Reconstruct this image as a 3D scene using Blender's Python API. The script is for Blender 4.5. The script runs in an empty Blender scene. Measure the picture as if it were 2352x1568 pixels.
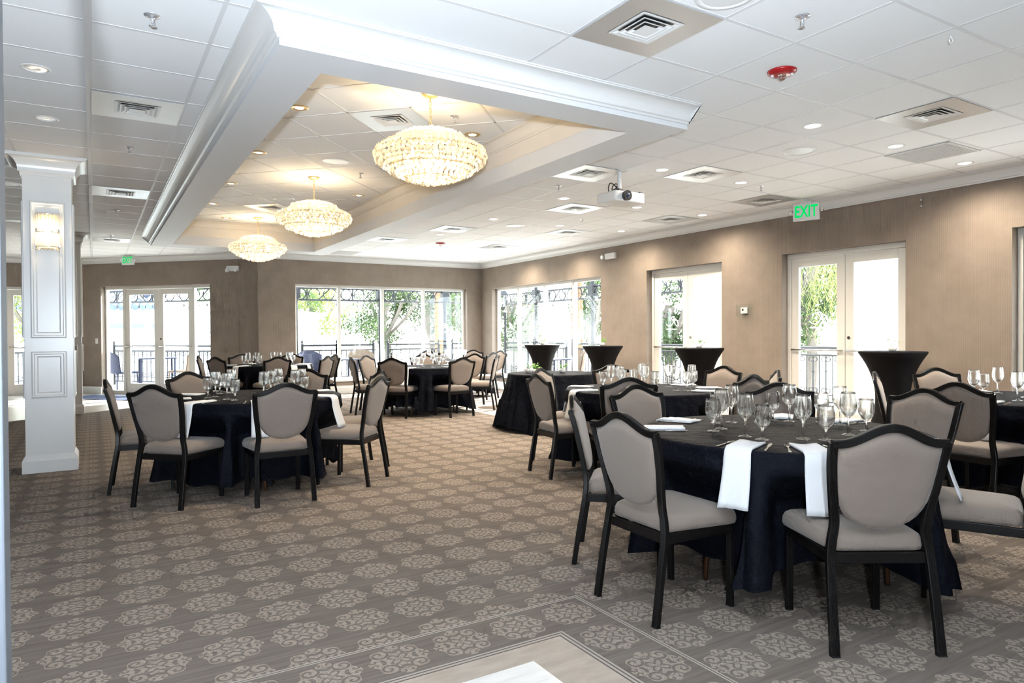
import bpy, bmesh, math, random
from mathutils import Vector, Matrix
R=math.radians; PI=math.pi
random.seed(7)
sc=bpy.context.scene; COL=sc.collection
H=3.05; E=1.32
# ---------------------------------------------------------------- camera numbers
FPX=1574.0
YAW,PIT,ROL=R(31.42),R(-0.68),R(-0.32)
FW=Vector((math.sin(YAW)*math.cos(PIT),math.cos(YAW)*math.cos(PIT),math.sin(PIT)))
RT0=Vector((math.cos(YAW),-math.sin(YAW),0)); UP0=RT0.cross(FW)
RT=math.cos(ROL)*RT0+math.sin(ROL)*UP0; UP=-math.sin(ROL)*RT0+math.cos(ROL)*UP0
CAM=Vector((0,0,E))
def ray(x,y): return FW+RT*((x-1176)/FPX)-UP*((y-784)/FPX)
def atz(x,y,z):
    d=ray(x,y); return CAM+d*((z-E)/d.z)
def atdepth(x,dep): # ground position on pixel column x at camera depth dep
    p=CAM+ray(x,784)*dep; return (p.x,p.y)
def pix(p):
    d=Vector(p)-CAM; return (1176+FPX*d.dot(RT)/d.dot(FW), 784-FPX*d.dot(UP)/d.dot(FW))
# ---------------------------------------------------------------- node helper
class NG:
    def __init__(s,name):
        s.m=bpy.data.materials.new(name); s.m.use_nodes=True; s.t=s.m.node_tree; s.t.nodes.clear()
        s.out=s.t.nodes.new('ShaderNodeOutputMaterial')
    def n(s,typ,**k):
        nd=s.t.nodes.new(typ)
        for a,b in k.items(): setattr(nd,a,b)
        return nd
    def put(s,inp,v):
        if v is None: return
        if isinstance(v,bpy.types.NodeSocket): s.t.links.new(v,inp)
        else: inp.default_value=v
    def m_(s,op,a,b=None,c=None):
        nd=s.n('ShaderNodeMath',operation=op); s.put(nd.inputs[0],a); s.put(nd.inputs[1],b); s.put(nd.inputs[2],c); return nd.outputs[0]
    def obj(s): return s.n('ShaderNodeTexCoord').outputs['Object']
    def sep(s,v):
        nd=s.n('ShaderNodeSeparateXYZ'); s.put(nd.inputs[0],v); return nd.outputs
    def comb(s,x,y,z):
        nd=s.n('ShaderNodeCombineXYZ'); s.put(nd.inputs[0],x); s.put(nd.inputs[1],y); s.put(nd.inputs[2],z); return nd.outputs[0]
    def noise(s,vec,scale,detail=3,rough=.5):
        nd=s.n('ShaderNodeTexNoise'); s.put(nd.inputs['Vector'],vec); nd.inputs['Scale'].default_value=scale
        nd.inputs['Detail'].default_value=detail; nd.inputs['Roughness'].default_value=rough; return nd.outputs[0]
    def mix(s,f,a,b):
        nd=s.n('ShaderNodeMix',data_type='RGBA'); s.put(nd.inputs[0],f); s.put(nd.inputs[6],a); s.put(nd.inputs[7],b); return nd.outputs[2]
    def ramp(s,f,lo,hi):
        nd=s.n('ShaderNodeMapRange'); s.put(nd.inputs[0],f); nd.inputs[1].default_value=lo; nd.inputs[2].default_value=hi; return nd.outputs[0]
    def bump(s,h,st=.3,dist=.01):
        nd=s.n('ShaderNodeBump'); s.put(nd.inputs['Height'],h); nd.inputs['Strength'].default_value=st; nd.inputs['Distance'].default_value=dist; return nd.outputs[0]
    def bsdf(s,col,rough=.5,metal=0,normal=None,spec=.5,**k):
        nd=s.n('ShaderNodeBsdfPrincipled'); s.put(nd.inputs['Base Color'],col if isinstance(col,bpy.types.NodeSocket) else (*col,1))
        s.put(nd.inputs['Roughness'],rough); nd.inputs['Metallic'].default_value=metal; nd.inputs['Specular IOR Level'].default_value=spec
        if normal is not None: s.put(nd.inputs['Normal'],normal)
        for a,b in k.items(): s.put(nd.inputs[a.replace('_',' ')],b)
        s.t.links.new(nd.outputs[0],s.out.inputs[0]); return s.m
def simple(name,col,rough=.5,metal=0,noise=.04,scale=30,spec=.5,bump=0,**k):
    g=NG(name); v=g.obj(); n=g.noise(v,scale,2)
    c0=tuple(max(0,c*(1-noise)) for c in col)+(1,); c1=tuple(min(1,c*(1+noise)) for c in col)+(1,)
    c=g.mix(n,c0,c1)
    return g.bsdf(c,rough,metal,g.bump(n,bump,.004) if bump else None,spec,**k)
def emis(name,col,st):
    g=NG(name); nd=g.n('ShaderNodeEmission'); nd.inputs[0].default_value=(*col,1); nd.inputs[1].default_value=st
    g.t.links.new(nd.outputs[0],g.out.inputs[0]); return g.m
M={}
def mk_carpet():
    g=NG('carpet'); v=g.obj(); x,y,z=g.sep(v); m=g.m_
    do=m('MAXIMUM',m('SUBTRACT',x,2.055),m('SUBTRACT',y,2.765)); di=m('MAXIMUM',m('SUBTRACT',x,1.755),m('SUBTRACT',y,2.465))
    inband=m('LESS_THAN',do,0.0)
    voff=m('ADD',3.66,m('MULTIPLY',inband,-1.05))
    def cell(c,o,p): # centred cell coordinate in metres
        q=m('DIVIDE',m('SUBTRACT',c,o),p); return m('MULTIPLY',m('SUBTRACT',m('FRACT',m('ADD',q,.5)),.5),p)
    U=m('DIVIDE',cell(x,.2,.283),.129); V=m('DIVIDE',cell(y,voff,.300),.129)
    ds=g.noise(v,45,2); 
    a=m('ABSOLUTE',U); b=m('ABSOLUTE',V)
    r=m('SQRT',m('ADD',m('MULTIPLY',U,U),m('MULTIPLY',V,V))); th=m('ARCTAN2',V,U)
    c8=m('COSINE',m('MULTIPLY',th,8.0)); c4=m('COSINE',m('MULTIPLY',th,4.0))
    outl=m('LESS_THAN',r,m('ADD',.93,m('MULTIPLY',c8,.07)))
    def scroll(cx,cy,rad,tight,turn):
        dx=m('SUBTRACT',a,cx); dy=m('SUBTRACT',b,cy)
        rho=m('SQRT',m('ADD',m('MULTIPLY',dx,dx),m('MULTIPLY',dy,dy))); ph=m('ARCTAN2',dy,dx)
        sp=m('GREATER_THAN',m('SINE',m('ADD',m('MULTIPLY',rho,tight),m('MULTIPLY',ph,turn))),-.40)
        return m('MULTIPLY',sp,m('LESS_THAN',rho,rad)),m('LESS_THAN',rho,rad)
    s1,i1=scroll(.52,.52,.34,26.0,1.0); s2,i2=scroll(.80,.16,.20,34.0,-1.0); s3,i3=scroll(.16,.80,.20,34.0,1.0)
    core=m('GREATER_THAN',m('SINE',m('ADD',m('MULTIPLY',r,17.0),m('MULTIPLY',c4,2.4))),-.30)
    anyi=m('MAXIMUM',i1,m('MAXIMUM',i2,i3))
    pat=m('ADD',m('MULTIPLY',m('SUBTRACT',1.0,anyi),core),m('MAXIMUM',s1,m('MAXIMUM',s2,s3)))
    pat=m('MULTIPLY',m('MINIMUM',pat,1.0),outl)
    # fade the motif by distance so that it does not shimmer: keep edges soft with pile noise
    pile=g.noise(g.comb(m('MULTIPLY',x,1),m('MULTIPLY',y,1),0),420,2)
    pat=m('MULTIPLY',pat,g.ramp(g.noise(v,120,2),.25,.55))
    streak=g.noise(g.comb(m('MULTIPLY',x,1.2),m('MULTIPLY',y,26),0),1.6,4,.6)
    blot=g.noise(v,1.1,3)
    base=g.mix(g.ramp(streak,.3,.7),(.128,.104,.088,1),(.205,.172,.149,1))
    base=g.mix(m('MULTIPLY',g.ramp(blot,.35,.65),.35),base,(.150,.122,.100,1))
    motif=g.mix(g.ramp(streak,.3,.7),(.305,.252,.208,1),(.385,.325,.272,1))
    col=g.mix(pat,base,motif)
    # plain border, bands
    inn=m('LESS_THAN',di,0.0)
    plain=g.mix(g.ramp(g.noise(g.comb(m('MULTIPLY',x,3),m('MULTIPLY',y,9),0),2.2,4),.3,.7),(.42,.345,.28,1),(.52,.44,.37,1))
    col=g.mix(inn,col,plain)
    def line(d,o,w): return m('LESS_THAN',m('ABSOLUTE',m('SUBTRACT',d,o)),w)
    lt=m('MAXIMUM',line(do,0.0,.0035),m('MAXIMUM',line(do,-.014,.0035),m('MAXIMUM',line(di,.0,.004),line(di,-.020,.004))))
    dk=m('MAXIMUM',line(di,-.010,.004),line(di,-.030,.004))
    col=g.mix(dk,col,(.13,.11,.10,1)); col=g.mix(lt,col,(.42,.37,.32,1))
    col=g.mix(g.ramp(pile,.2,.8),g.mix(.22,col,(.02,.02,.02,1)),col)
    M['carpet']=g.bsdf(col,.95,0,g.bump(pile,.35,.004),.15)
mk_carpet()
def mk_paper():
    g=NG('wallpaper'); v=g.obj(); x,y,z=g.sep(v); m=g.m_
    rib=m('SINE',m('MULTIPLY',x,2*PI/.0215))
    n1=g.noise(v,3.2,5,.62); n2=g.noise(g.comb(m('MULTIPLY',x,60),0,m('MULTIPLY',z,1.5)),1.0,3)
    c=g.mix(g.ramp(n1,.3,.72),(.215,.172,.138,1),(.285,.231,.188,1))
    c=g.mix(m('MULTIPLY',g.ramp(n2,.3,.7),.25),c,(.30,.248,.207,1))
    c=g.mix(m('MULTIPLY',g.ramp(rib,-.2,-.9),.13),c,(.10,.078,.062,1))
    M['paper']=g.bsdf(c,.62,0,g.bump(rib,.25,.003),.3)
mk_paper()
M['white']=simple('white_paint',(.80,.80,.79),.35,noise=.02,scale=4)
M['soffit']=simple('soffit_paint',(.71,.715,.73),.55,noise=.02,scale=4)
M['ceil']=simple('ceiling_tile',(.90,.905,.91),.9,noise=.02,scale=160,spec=.2)
M['grid']=simple('ceiling_grid',(.74,.74,.75),.5,noise=.02)
M['cream']=simple('cream_paint',(.78,.72,.64),.6,noise=.05,scale=5)
M['trim']=simple('gloss_trim',(.72,.715,.70),.28,noise=.02,scale=6)
M['frame']=simple('door_frame_paint',(.74,.72,.67),.4,noise=.02,scale=6)
def mk_tile():
    g=NG('floor_tile'); v=g.obj(); x,y,z=g.sep(v); m=g.m_
    xr=m('ADD',m('MULTIPLY',x,.7071),m('MULTIPLY',y,.7071)); yr=m('SUBTRACT',m('MULTIPLY',y,.7071),m('MULTIPLY',x,.7071))
    fx=m('ABSOLUTE',m('SUBTRACT',m('FRACT',m('DIVIDE',xr,.46)),.5)); fy=m('ABSOLUTE',m('SUBTRACT',m('FRACT',m('DIVIDE',yr,.46)),.5))
    gr=m('GREATER_THAN',m('MAXIMUM',fx,fy),.492)
    n=g.noise(g.comb(m('MULTIPLY',x,2),m('MULTIPLY',y,7),0),2.,4)
    c=g.mix(n,(.52,.46,.39,1),(.66,.61,.54,1)); c=g.mix(gr,c,(.34,.29,.24,1))
    M['tile']=g.bsdf(c,.28,0,None,.5)
    g=NG('marble_tile'); v=g.obj(); x,y,z=g.sep(v)
    n=g.noise(g.comb(g.m_('MULTIPLY',x,3),g.m_('MULTIPLY',y,22),0),1.2,5,.6)
    M['marble']=g.bsdf(g.mix(g.ramp(n,.45,.62),(.84,.83,.81,1),(.76,.745,.72,1)),.3)
mk_tile()
def mk_fabric():
    g=NG('chair_fabric'); v=g.obj(); x,y,z=g.sep(v); m=g.m_
    w=m('MULTIPLY',m('SINE',m('MULTIPLY',m('ADD',x,m('MULTIPLY',z,.6)),2*PI/.0052)),m('SINE',m('MULTIPLY',m('ADD',z,y),2*PI/.0052)))
    n=g.noise(v,9,3)
    c=g.mix(g.ramp(w,-1,1),(.160,.127,.105,1),(.262,.214,.181,1)); c=g.mix(m('MULTIPLY',n,.4),c,(.215,.168,.135,1))
    M['fabric']=g.bsdf(c,.75,0,g.bump(w,.25,.001),.3,Sheen_Weight=.25)
mk_fabric()
M['black']=simple('black_metal',(.0065,.006,.0058),.34,noise=.2,scale=40,spec=.22)
M['pewter']=simple('dark_lacquered_metal',(.022,.021,.021),.30,.0,noise=.2,scale=40,spec=.5)
def mk_cloth():
    g=NG('black_tablecloth'); v=g.obj(); n=g.noise(v,500,1); n2=g.noise(v,7,3)
    M['cloth']=g.bsdf(g.mix(n2,(.0024,.0030,.0056,1),(.0052,.0062,.0105,1)),.62,0,g.bump(g.m_('ADD',g.m_('MULTIPLY',g.noise(v,9,4,.6),1.0),g.m_('MULTIPLY',n,.02)),.9,.03),.06)
mk_cloth()
M['spandex']=simple('black_stretch_fabric',(.0045,.004,.0045),.7,noise=.15,scale=60,spec=.12)
M['napkin']=simple('white_napkin_linen',(.84,.85,.87),.85,noise=.02,scale=300,bump=.15)
M['greypaint']=simple('grey_blue_paint',(.13,.145,.17),.6)
M['steel']=simple('polished_steel',(.62,.60,.57),.18,1,noise=.05)
M['brushed']=simple('brushed_panel',(.60,.605,.61),.38,.8,noise=.06,scale=3)
M['bronze']=simple('bronze_tube',(.10,.045,.025),.3,.6,noise=.1)
M['gold']=simple('gold_metal',(.80,.60,.30),.3,.55,noise=.05)
M['chrome']=simple('chrome',(.75,.75,.77),.15,.75,noise=.03)
M['iron']=simple('wrought_iron',(.004,.0045,.006),.6,0,noise=.3,scale=20)
M['plastic']=simple('white_plastic',(.78,.78,.77),.35,noise=.02)
M['darkplastic']=simple('dark_plastic',(.015,.016,.02),.3,noise=.2)
M['red']=simple('red_enamel',(.36,.012,.015),.25,noise=.05)
M['greenletters']=emis('exit_green_letters',(.0,.50,.09),.9)
M['leaf']=simple('houseplant_leaf',(.16,.36,.035),.45,noise=.45,scale=60)
M['pot']=simple('white_ceramic',(.78,.78,.78),.2,noise=.02)
M['soil']=simple('potting_soil',(.03,.02,.012),.9,noise=.4)
M['mat']=simple('navy_entrance_mat',(.022,.035,.085),.95,noise=.3,scale=200)
M['stucco']=simple('white_stucco',(.88,.88,.87),.9,noise=.03,scale=20)
M['deck']=simple('patio_stone',(.62,.60,.57),.8,noise=.12,scale=3)
M['ground']=simple('pale_ground',(.55,.55,.50),.9,noise=.2,scale=.6)
M['bark']=simple('bark',(.10,.08,.065),.9,noise=.4,scale=10,bump=.5)
M['palmbark']=simple('palm_trunk',(.17,.09,.045),.9,noise=.4,scale=14,bump=.6)
def foliage(name,c0,c1,tr=.45):
    g=NG(name); v=g.obj(); n=g.noise(v,1.7,3)
    c=g.mix(g.ramp(n,.3,.7),(*c0,1),(*c1,1))
    d=g.n('ShaderNodeBsdfDiffuse'); g.put(d.inputs[0],c); t=g.n('ShaderNodeBsdfTranslucent'); g.put(t.inputs[0],c)
    mx=g.n('ShaderNodeMixShader'); mx.inputs[0].default_value=tr
    g.t.links.new(d.outputs[0],mx.inputs[1]); g.t.links.new(t.outputs[0],mx.inputs[2]); g.t.links.new(mx.outputs[0],g.out.inputs[0]); return g.m
M['oak']=foliage('oak_leaves',(.035,.055,.026),(.10,.135,.065))
M['bright']=foliage('yellow_green_leaves',(.13,.15,.04),(.24,.26,.10))  # yellow-green leaf colour, paler than the oak
M['frond']=foliage('palm_frond',(.03,.055,.022),(.075,.11,.045))
M['rooftile']=simple('blue_grey_roof_tile',(.11,.135,.20),.8,noise=.3,scale=5)
M['awning']=simple('blue_awning',(.11,.15,.23),.9)
M['wicker']=simple('pale_wicker',(.16,.115,.08),.7,noise=.5,scale=60,bump=.6)
M['slate']=simple('blue_grey_sling',(.025,.03,.06),.8,noise=.4,scale=50)
def mk_glass():
    g=NG('window_glass'); tr=g.n('ShaderNodeBsdfTransparent'); tr.inputs[0].default_value=(.97,.985,.98,1)
    gl=g.n('ShaderNodeBsdfGlossy'); gl.inputs['Roughness'].default_value=.02
    fr=g.n('ShaderNodeLayerWeight'); fr.inputs[0].default_value=.5; fp=g.m_('ADD',.03,g.m_('MULTIPLY',g.m_('POWER',fr.outputs['Facing'],4.0),.35))
    mx=g.n('ShaderNodeMixShader'); g.t.links.new(fp,mx.inputs[0]); g.t.links.new(tr.outputs[0],mx.inputs[1]); g.t.links.new(gl.outputs[0],mx.inputs[2]); g.t.links.new(mx.outputs[0],g.out.inputs[0]); M['glass']=g.m
    g=NG('stemware_glass'); a=g.n('ShaderNodeBsdfGlass'); a.inputs['IOR'].default_value=1.45; a.inputs['Roughness'].default_value=0.0; a.inputs[0].default_value=(.985,.99,.99,1)
    tr=g.n('ShaderNodeBsdfTransparent'); mx=g.n('ShaderNodeMixShader'); mx.inputs[0].default_value=.34
    g.t.links.new(a.outputs[0],mx.inputs[1]); g.t.links.new(tr.outputs[0],mx.inputs[2]); g.t.links.new(mx.outputs[0],g.out.inputs[0]); M['stem']=g.m
    g=NG('crystal'); a=g.n('ShaderNodeBsdfTranslucent'); a.inputs[0].default_value=(.97,.92,.82,1); b=g.n('ShaderNodeBsdfGlossy'); b.inputs['Roughness'].default_value=.06
    b.inputs[0].default_value=(1,.97,.92,1); tr=g.n('ShaderNodeBsdfTransparent'); m1=g.n('ShaderNodeMixShader'); m1.inputs[0].default_value=.62; m2=g.n('ShaderNodeMixShader'); m2.inputs[0].default_value=.38
    g.t.links.new(a.outputs[0],m1.inputs[1]); g.t.links.new(b.outputs[0],m1.inputs[2]); g.t.links.new(m1.outputs[0],m2.inputs[1]); g.t.links.new(tr.outputs[0],m2.inputs[2]); g.t.links.new(m2.outputs[0],g.out.inputs[0]); M['crystal']=g.m
    g=NG('frosted_etching'); a=g.n('ShaderNodeBsdfTranslucent'); b=g.n('ShaderNodeBsdfDiffuse'); mx=g.n('ShaderNodeMixShader'); mx.inputs[0].default_value=.5
    a.inputs[0].default_value=(.95,.95,.95,1); b.inputs[0].default_value=(.95,.95,.95,1)
    g.t.links.new(a.outputs[0],mx.inputs[1]); g.t.links.new(b.outputs[0],mx.inputs[2]); g.t.links.new(mx.outputs[0],g.out.inputs[0]); M['etch']=g.m
mk_glass()
M['lens']=emis('downlight_lens',(1,.90,.76),9)
M['bulb']=emis('warm_bulb',(1,.80,.52),16)
# ---------------------------------------------------------------- mesh helpers
def bm_(): return bmesh.new()
def obj(name,bm,mat,parent=None,smooth=False,loc=None,rot=None,bev=0):
    me=bpy.data.meshes.new(name); bmesh.ops.recalc_face_normals(bm,faces=bm.faces) if len(bm.faces) else None
    bm.to_mesh(me); bm.free(); mats=mat if isinstance(mat,(list,tuple)) else [mat]
    for x in mats: me.materials.append(M[x] if isinstance(x,str) else x)
    o=bpy.data.objects.new(name,me); COL.objects.link(o)
    if smooth:
        for p in me.polygons: p.use_smooth=True
    if bev:
        md=o.modifiers.new('bevel','BEVEL'); md.width=bev; md.segments=2; md.limit_method='ANGLE'
    if parent is not None: o.parent=parent
    if loc: o.location=loc
    if rot: o.rotation_euler=rot
    return o
def tag(o,label=None,cat=None,group=None,kind=None):
    if label: o['label']=label
    if cat: o['category']=cat
    if group: o['group']=group
    if kind: o['kind']=kind
    return o
def thing(name,label,cat,loc=(0,0,0),rz=0,group=None,kind=None):
    o=bpy.data.objects.new(name,None); COL.objects.link(o); o.location=loc; o.rotation_euler=(0,0,rz); o.empty_display_size=.1
    return tag(o,label,cat,group,kind)
def copy_tree(o,parent=None):
    c=o.copy(); COL.objects.link(c); c.parent=parent
    for ch in KIDS.get(o.name,[]) or [k for k in bpy.data.objects if k.parent==o]:
        copy_tree(ch,c)
    return c
KIDS={}
def reg(o): # remember the children of a prototype so that copying stays quick
    ks=[k for k in bpy.data.objects if k.parent==o]; KIDS[o.name]=ks
    for k in ks: reg(k)
def dup(o,loc,rz=0,label=None,group=None):
    c=o.copy(); COL.objects.link(c); c.location=loc; c.rotation_euler=(0,0,rz); c.parent=None
    for ch in KIDS[o.name]:
        d=ch.copy(); COL.objects.link(d); d.parent=c
        for g2 in KIDS.get(ch.name,[]):
            e=g2.copy(); COL.objects.link(e); e.parent=d
    if label: c['label']=label
    if group: c['group']=group
    return c
def box(bm,x0,x1,y0,y1,z0,z1,mi=0):
    v=[bm.verts.new(p) for p in ((x0,y0,z0),(x1,y0,z0),(x1,y1,z0),(x0,y1,z0),(x0,y0,z1),(x1,y0,z1),(x1,y1,z1),(x0,y1,z1))]
    for f in ((3,2,1,0),(4,5,6,7),(0,1,5,4),(1,2,6,5),(2,3,7,6),(3,0,4,7)):
        q=bm.faces.new([v[i] for i in f]); q.material_index=mi
def lathe(bm,prof,seg=24,cx=0,cy=0,cz=0,closed=False,mi=0):
    rings=[]
    for r,z in prof:
        if r<1e-6: rings.append([bm.verts.new((cx,cy,cz+z))])
        else: rings.append([bm.verts.new((cx+r*math.cos(2*PI*i/seg),cy+r*math.sin(2*PI*i/seg),cz+z)) for i in range(seg)])
    pairs=list(zip(rings[:-1],rings[1:]))
    if closed: pairs.append((rings[-1],rings[0]))
    for a,b in pairs:
        for i in range(seg):
            j=(i+1)%seg
            if len(a)==1 and len(b)==1: continue
            if len(a)==1: f=bm.faces.new((a[0],b[j],b[i]))
            elif len(b)==1: f=bm.faces.new((a[i],a[j],b[0]))
            else: f=bm.faces.new((a[i],a[j],b[j],b[i]))
            f.material_index=mi
def sweep(bm,path,prof,hint,cap=True,closed=False):
    """prof: list of (a,b) offsets; a along the hint-ish axis, b along the third axis"""
    P=[Vector(p) for p in path]; n=len(P); rings=[]
    for i,p in enumerate(P):
        if closed: t=(P[(i+1)%n]-P[i-1])
        else: t=P[min(i+1,n-1)]-P[max(i-1,0)]
        t.normalize(); h=Vector(hint); a=h-t*h.dot(t); a.normalize(); b=t.cross(a)
        rings.append([bm.verts.new(p+a*u+b*w) for u,w in prof])
    m=len(prof)
    rg=range(n) if closed else range(n-1)
    for i in rg:
        A,B=rings[i],rings[(i+1)%n]
        for k in range(m):
            l=(k+1)%m; bm.faces.new((A[k],A[l],B[l],B[k]))
    if cap and not closed:
        bm.faces.new(rings[0][::-1]); bm.faces.new(rings[-1])
def circ(r,n=8): return [(r*math.cos(2*PI*i/n),r*math.sin(2*PI*i/n)) for i in range(n)]
def tube(bm,path,r,n=8,closed=False):
    P=[Vector(p) for p in path]; d=P[-1]-P[0] if not closed else P[1]-P[0]
    h=(0,0,1) if abs(d.normalized().z)<.9 else (1,0,0)
    # keep the hint away from every tangent
    ts=[(P[i+1]-P[i]).normalized() for i in range(len(P)-1)]
    for hh in ((0,0,1),(1,0,0),(0,1,0),(.577,.577,.577)):
        if all(abs(Vector(hh).dot(t))<.95 for t in ts): h=hh; break
    sweep(bm,P,circ(r,n),h,True,closed)
def molding(bm,path,prof,closed=False):
    """path: plan polyline; prof: list of (offset to the left of travel, z). mitred."""
    P=[Vector((p[0],p[1])) for p in path]; n=len(P); rings=[]
    for i in range(n):
        a=(P[i]-P[i-1]).normalized() if (i>0 or closed) else None
        b=(P[(i+1)%n]-P[i]).normalized() if (i<n-1 or closed) else None
        if a is None: a=b
        if b is None: b=a
        na=Vector((-a.y,a.x)); nb=Vector((-b.y,b.x)); m=(na+nb); k=m.length_squared
        m=m*(2/k) if k>1e-6 else na
        rings.append([bm.verts.new((P[i].x+m.x*d,P[i].y+m.y*d,z)) for d,z in prof])
    for i in (range(n) if closed else range(n-1)):
        A,B=rings[i],rings[(i+1)%n]
        for k in range(len(prof)-1): bm.faces.new((A[k],A[k+1],B[k+1],B[k]))
    if not closed:
        for r_ in (rings[0],rings[-1]):
            try: bm.faces.new(r_)
            except Exception: pass
def text(name,body,size,mat,parent,loc,rot,ext=.002,sx=1):
    cu=bpy.data.curves.new(name,'FONT'); cu.body=body; cu.size=size; cu.extrude=ext; cu.offset=.018*size if body=='EXIT' else .01*size; cu.align_x='CENTER'; cu.align_y='CENTER'
    q=bpy.data.objects.new(name+'_src',cu); COL.objects.link(q); bpy.context.view_layer.update()
    me=bpy.data.meshes.new_from_object(q.evaluated_get(bpy.context.evaluated_depsgraph_get())); bpy.data.objects.remove(q); me.materials.clear(); me.materials.append(M[mat])
    o=bpy.data.objects.new(name,me); COL.objects.link(o); o.parent=parent; o.location=loc; o.rotation_euler=rot; o.scale=(sx,1,1); return o
SKY=8; SUN=22; DLW=190; CHW=26; FLASH=150; FL2=1000; EXPO=0.80
# ================================================================ ROOM SHELL
def frame_of(P0,ang): return dict(loc=(P0[0],P0[1],0),rot=(0,0,ang))
def make_wall(name,P0,ang,L,ops,th=.25,h=H,mat='paper'):
    bm=bm_(); t=0
    for (a,b,z0,z1) in sorted(ops):
        if a>t: box(bm,t,a,-th,0,0,h)
        if z0>0: box(bm,a,b,-th,0,0,z0)
        if z1<h: box(bm,a,b,-th,0,z1,h)
        t=b
    if t<L: box(bm,t,L,-th,0,0,h)
    return tag(obj(name,bm,mat,**frame_of(P0,ang)),kind='structure')
A45=R(135)
WR=((8.27,-3.5),R(90)); WB=((8.27,15.0),R(180)); WA=((3.05,15.0),R(135)); WE=((-.45,18.5),R(180)); WL=((-6,18.5),R(-90)); WN=((-6,-3.5),0)
yo=lambda y:y+3.5
make_wall('wall_right',*WR,18.5,[(yo(1.75),yo(3.42),0,2.405),(yo(4.531),yo(6.25),0,2.405),(yo(7.33),yo(9.01),0,2.405),(yo(10.28),yo(14.46),.30,2.405)])
make_wall('wall_back',*WB,5.22+.1,[(.401,4.559,.30,2.412)])
make_wall('wall_angled',*WA,4.95,[(1.284,4.10,0,2.415)])
make_wall('wall_entry',*WE,5.55,[(.25,1.21,0,2.41)])
make_wall('wall_left',*WL,22,[],mat='paper')
make_wall('wall_near',*WN,14.27,[],mat='white')
# stub of white painted wall at the left edge of the view
bm=bm_(); box(bm,-.172,-.147,1.60,1.70,0,H); tag(obj('door_jamb',bm,'greypaint',bev=.004),kind='structure')
# floor
bm=bm_(); v=[bm.verts.new(p) for p in ((8.4,-3.6,0),(8.4,15.1,0),(3.1,15.1,0),(-.4,18.6,0),(-6.1,18.6,0),(-6.1,-3.6,0))]; bm.faces.new(v); tag(obj('floor',bm,'carpet'),kind='structure')
def slab(name,pts,z0,z1,mat):
    bm=bm_(); a=[bm.verts.new((*p,z0)) for p in pts]; b=[bm.verts.new((*p,z1)) for p in pts]; bm.faces.new(b); bm.faces.new(a[::-1])
    for i in range(len(pts)): j=(i+1)%len(pts); bm.faces.new((a[i],a[j],b[j],b[i]))
    return obj(name,bm,mat)
tag(slab('floor_tile',[(-5.98,9.75),(-1.17,13.02),(.60,14.23),(1.50,14.90),(2.35,15.66),(-.46,18.48),(-5.98,18.48)],.0005,.007,'tile'),kind='structure')
bm=bm_(); v=[bm.verts.new(p) for p in ((1.493,2.291,.006),(-3,2.291,.006),(-3,-2,.006),(1.493,-2,.006))]; bm.faces.new(v[::-1])
box(bm,-3,1.493,-2,2.291,.0005,.005); tag(obj('floor_inlay',bm,'marble'),kind='structure')
# ceiling with tray
SX0,SX1,SY0,SY1=.877,3.945,3.835,13.60   # soffit outside
TX0,TX1,TY0,TY1=1.185,3.600,4.130,13.15  # tray opening
ZS=2.89; ZT=3.33
bm=bm_()
def quad(bm,pts,mi=0):
    f=bm.faces.new([bm.verts.new(p) for p in pts]); f.material_index=mi
def cq(x0,x1,y0,y1,z=H): quad(bm,((x0,y0,z),(x0,y1,z),(x1,y1,z),(x1,y0,z)))
cq(-6.1,TX0,-3.6,15); cq(TX1,8.4,-3.6,15.1); cq(TX0,TX1,-3.6,TY0); cq(TX0,TX1,TY1,15)
quad(bm,((-6.1,15,H),(-6.1,18.6,H),(-.5,18.6,H),(3.1,15,H)))
ceil=tag(obj('ceiling',bm,'ceil'),kind='structure')
bm=bm_(); w=.012
def stripx(y,x0,x1): box(bm,x0,x1,y-w,y+w,H-.0018,H+.001)
def stripy(x,y0,y1): box(bm,x-w,x+w,y0,y1,H-.0022,H+.001)
MX=.6096; MY=.6040
ys=[2.93-MY/2+MY*k for k in range(-10,27)]
xr=[2.69-MX/2+MX*k for k in range(0,10)]; xl=[.305-MX*.5+MX*k for k in range(-10,2)]
def ymax(x): return 15.0 if x>3.05 else min(18.5,18.05-x)
for x in xr:
    if x>8.2: continue
    if x<SX1+.02: stripy(x,-3.4,SY0); stripy(x,SY1,ymax(x)) 
    else: stripy(x,-3.4,15)
for x in xl: stripy(x,-3.4,ymax(x)) if x<SX0-.05 else None
for x in (.305+.61*1.5,.305+.61*2.5): stripy(x,SY1,ymax(x))
for y in ys:
    xm=8.27 if y<15 else (18.05-y)
    if SY0-.1<y<SY1: stripx(y,-5.98,SX0); stripx(y,SX1,8.27)
    else: stripx(y,-5.98,min(8.27,xm))
tag(obj('ceiling_grid',bm,'grid',parent=ceil),kind='structure')
# wide reveal of the metal runner at the left
bm=bm_(); box(bm,-.028,.0,-3.4,18.0,H-.010,H+.001); tag(obj('ceiling_runner',bm,'grid',parent=ceil),kind='structure')
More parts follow.
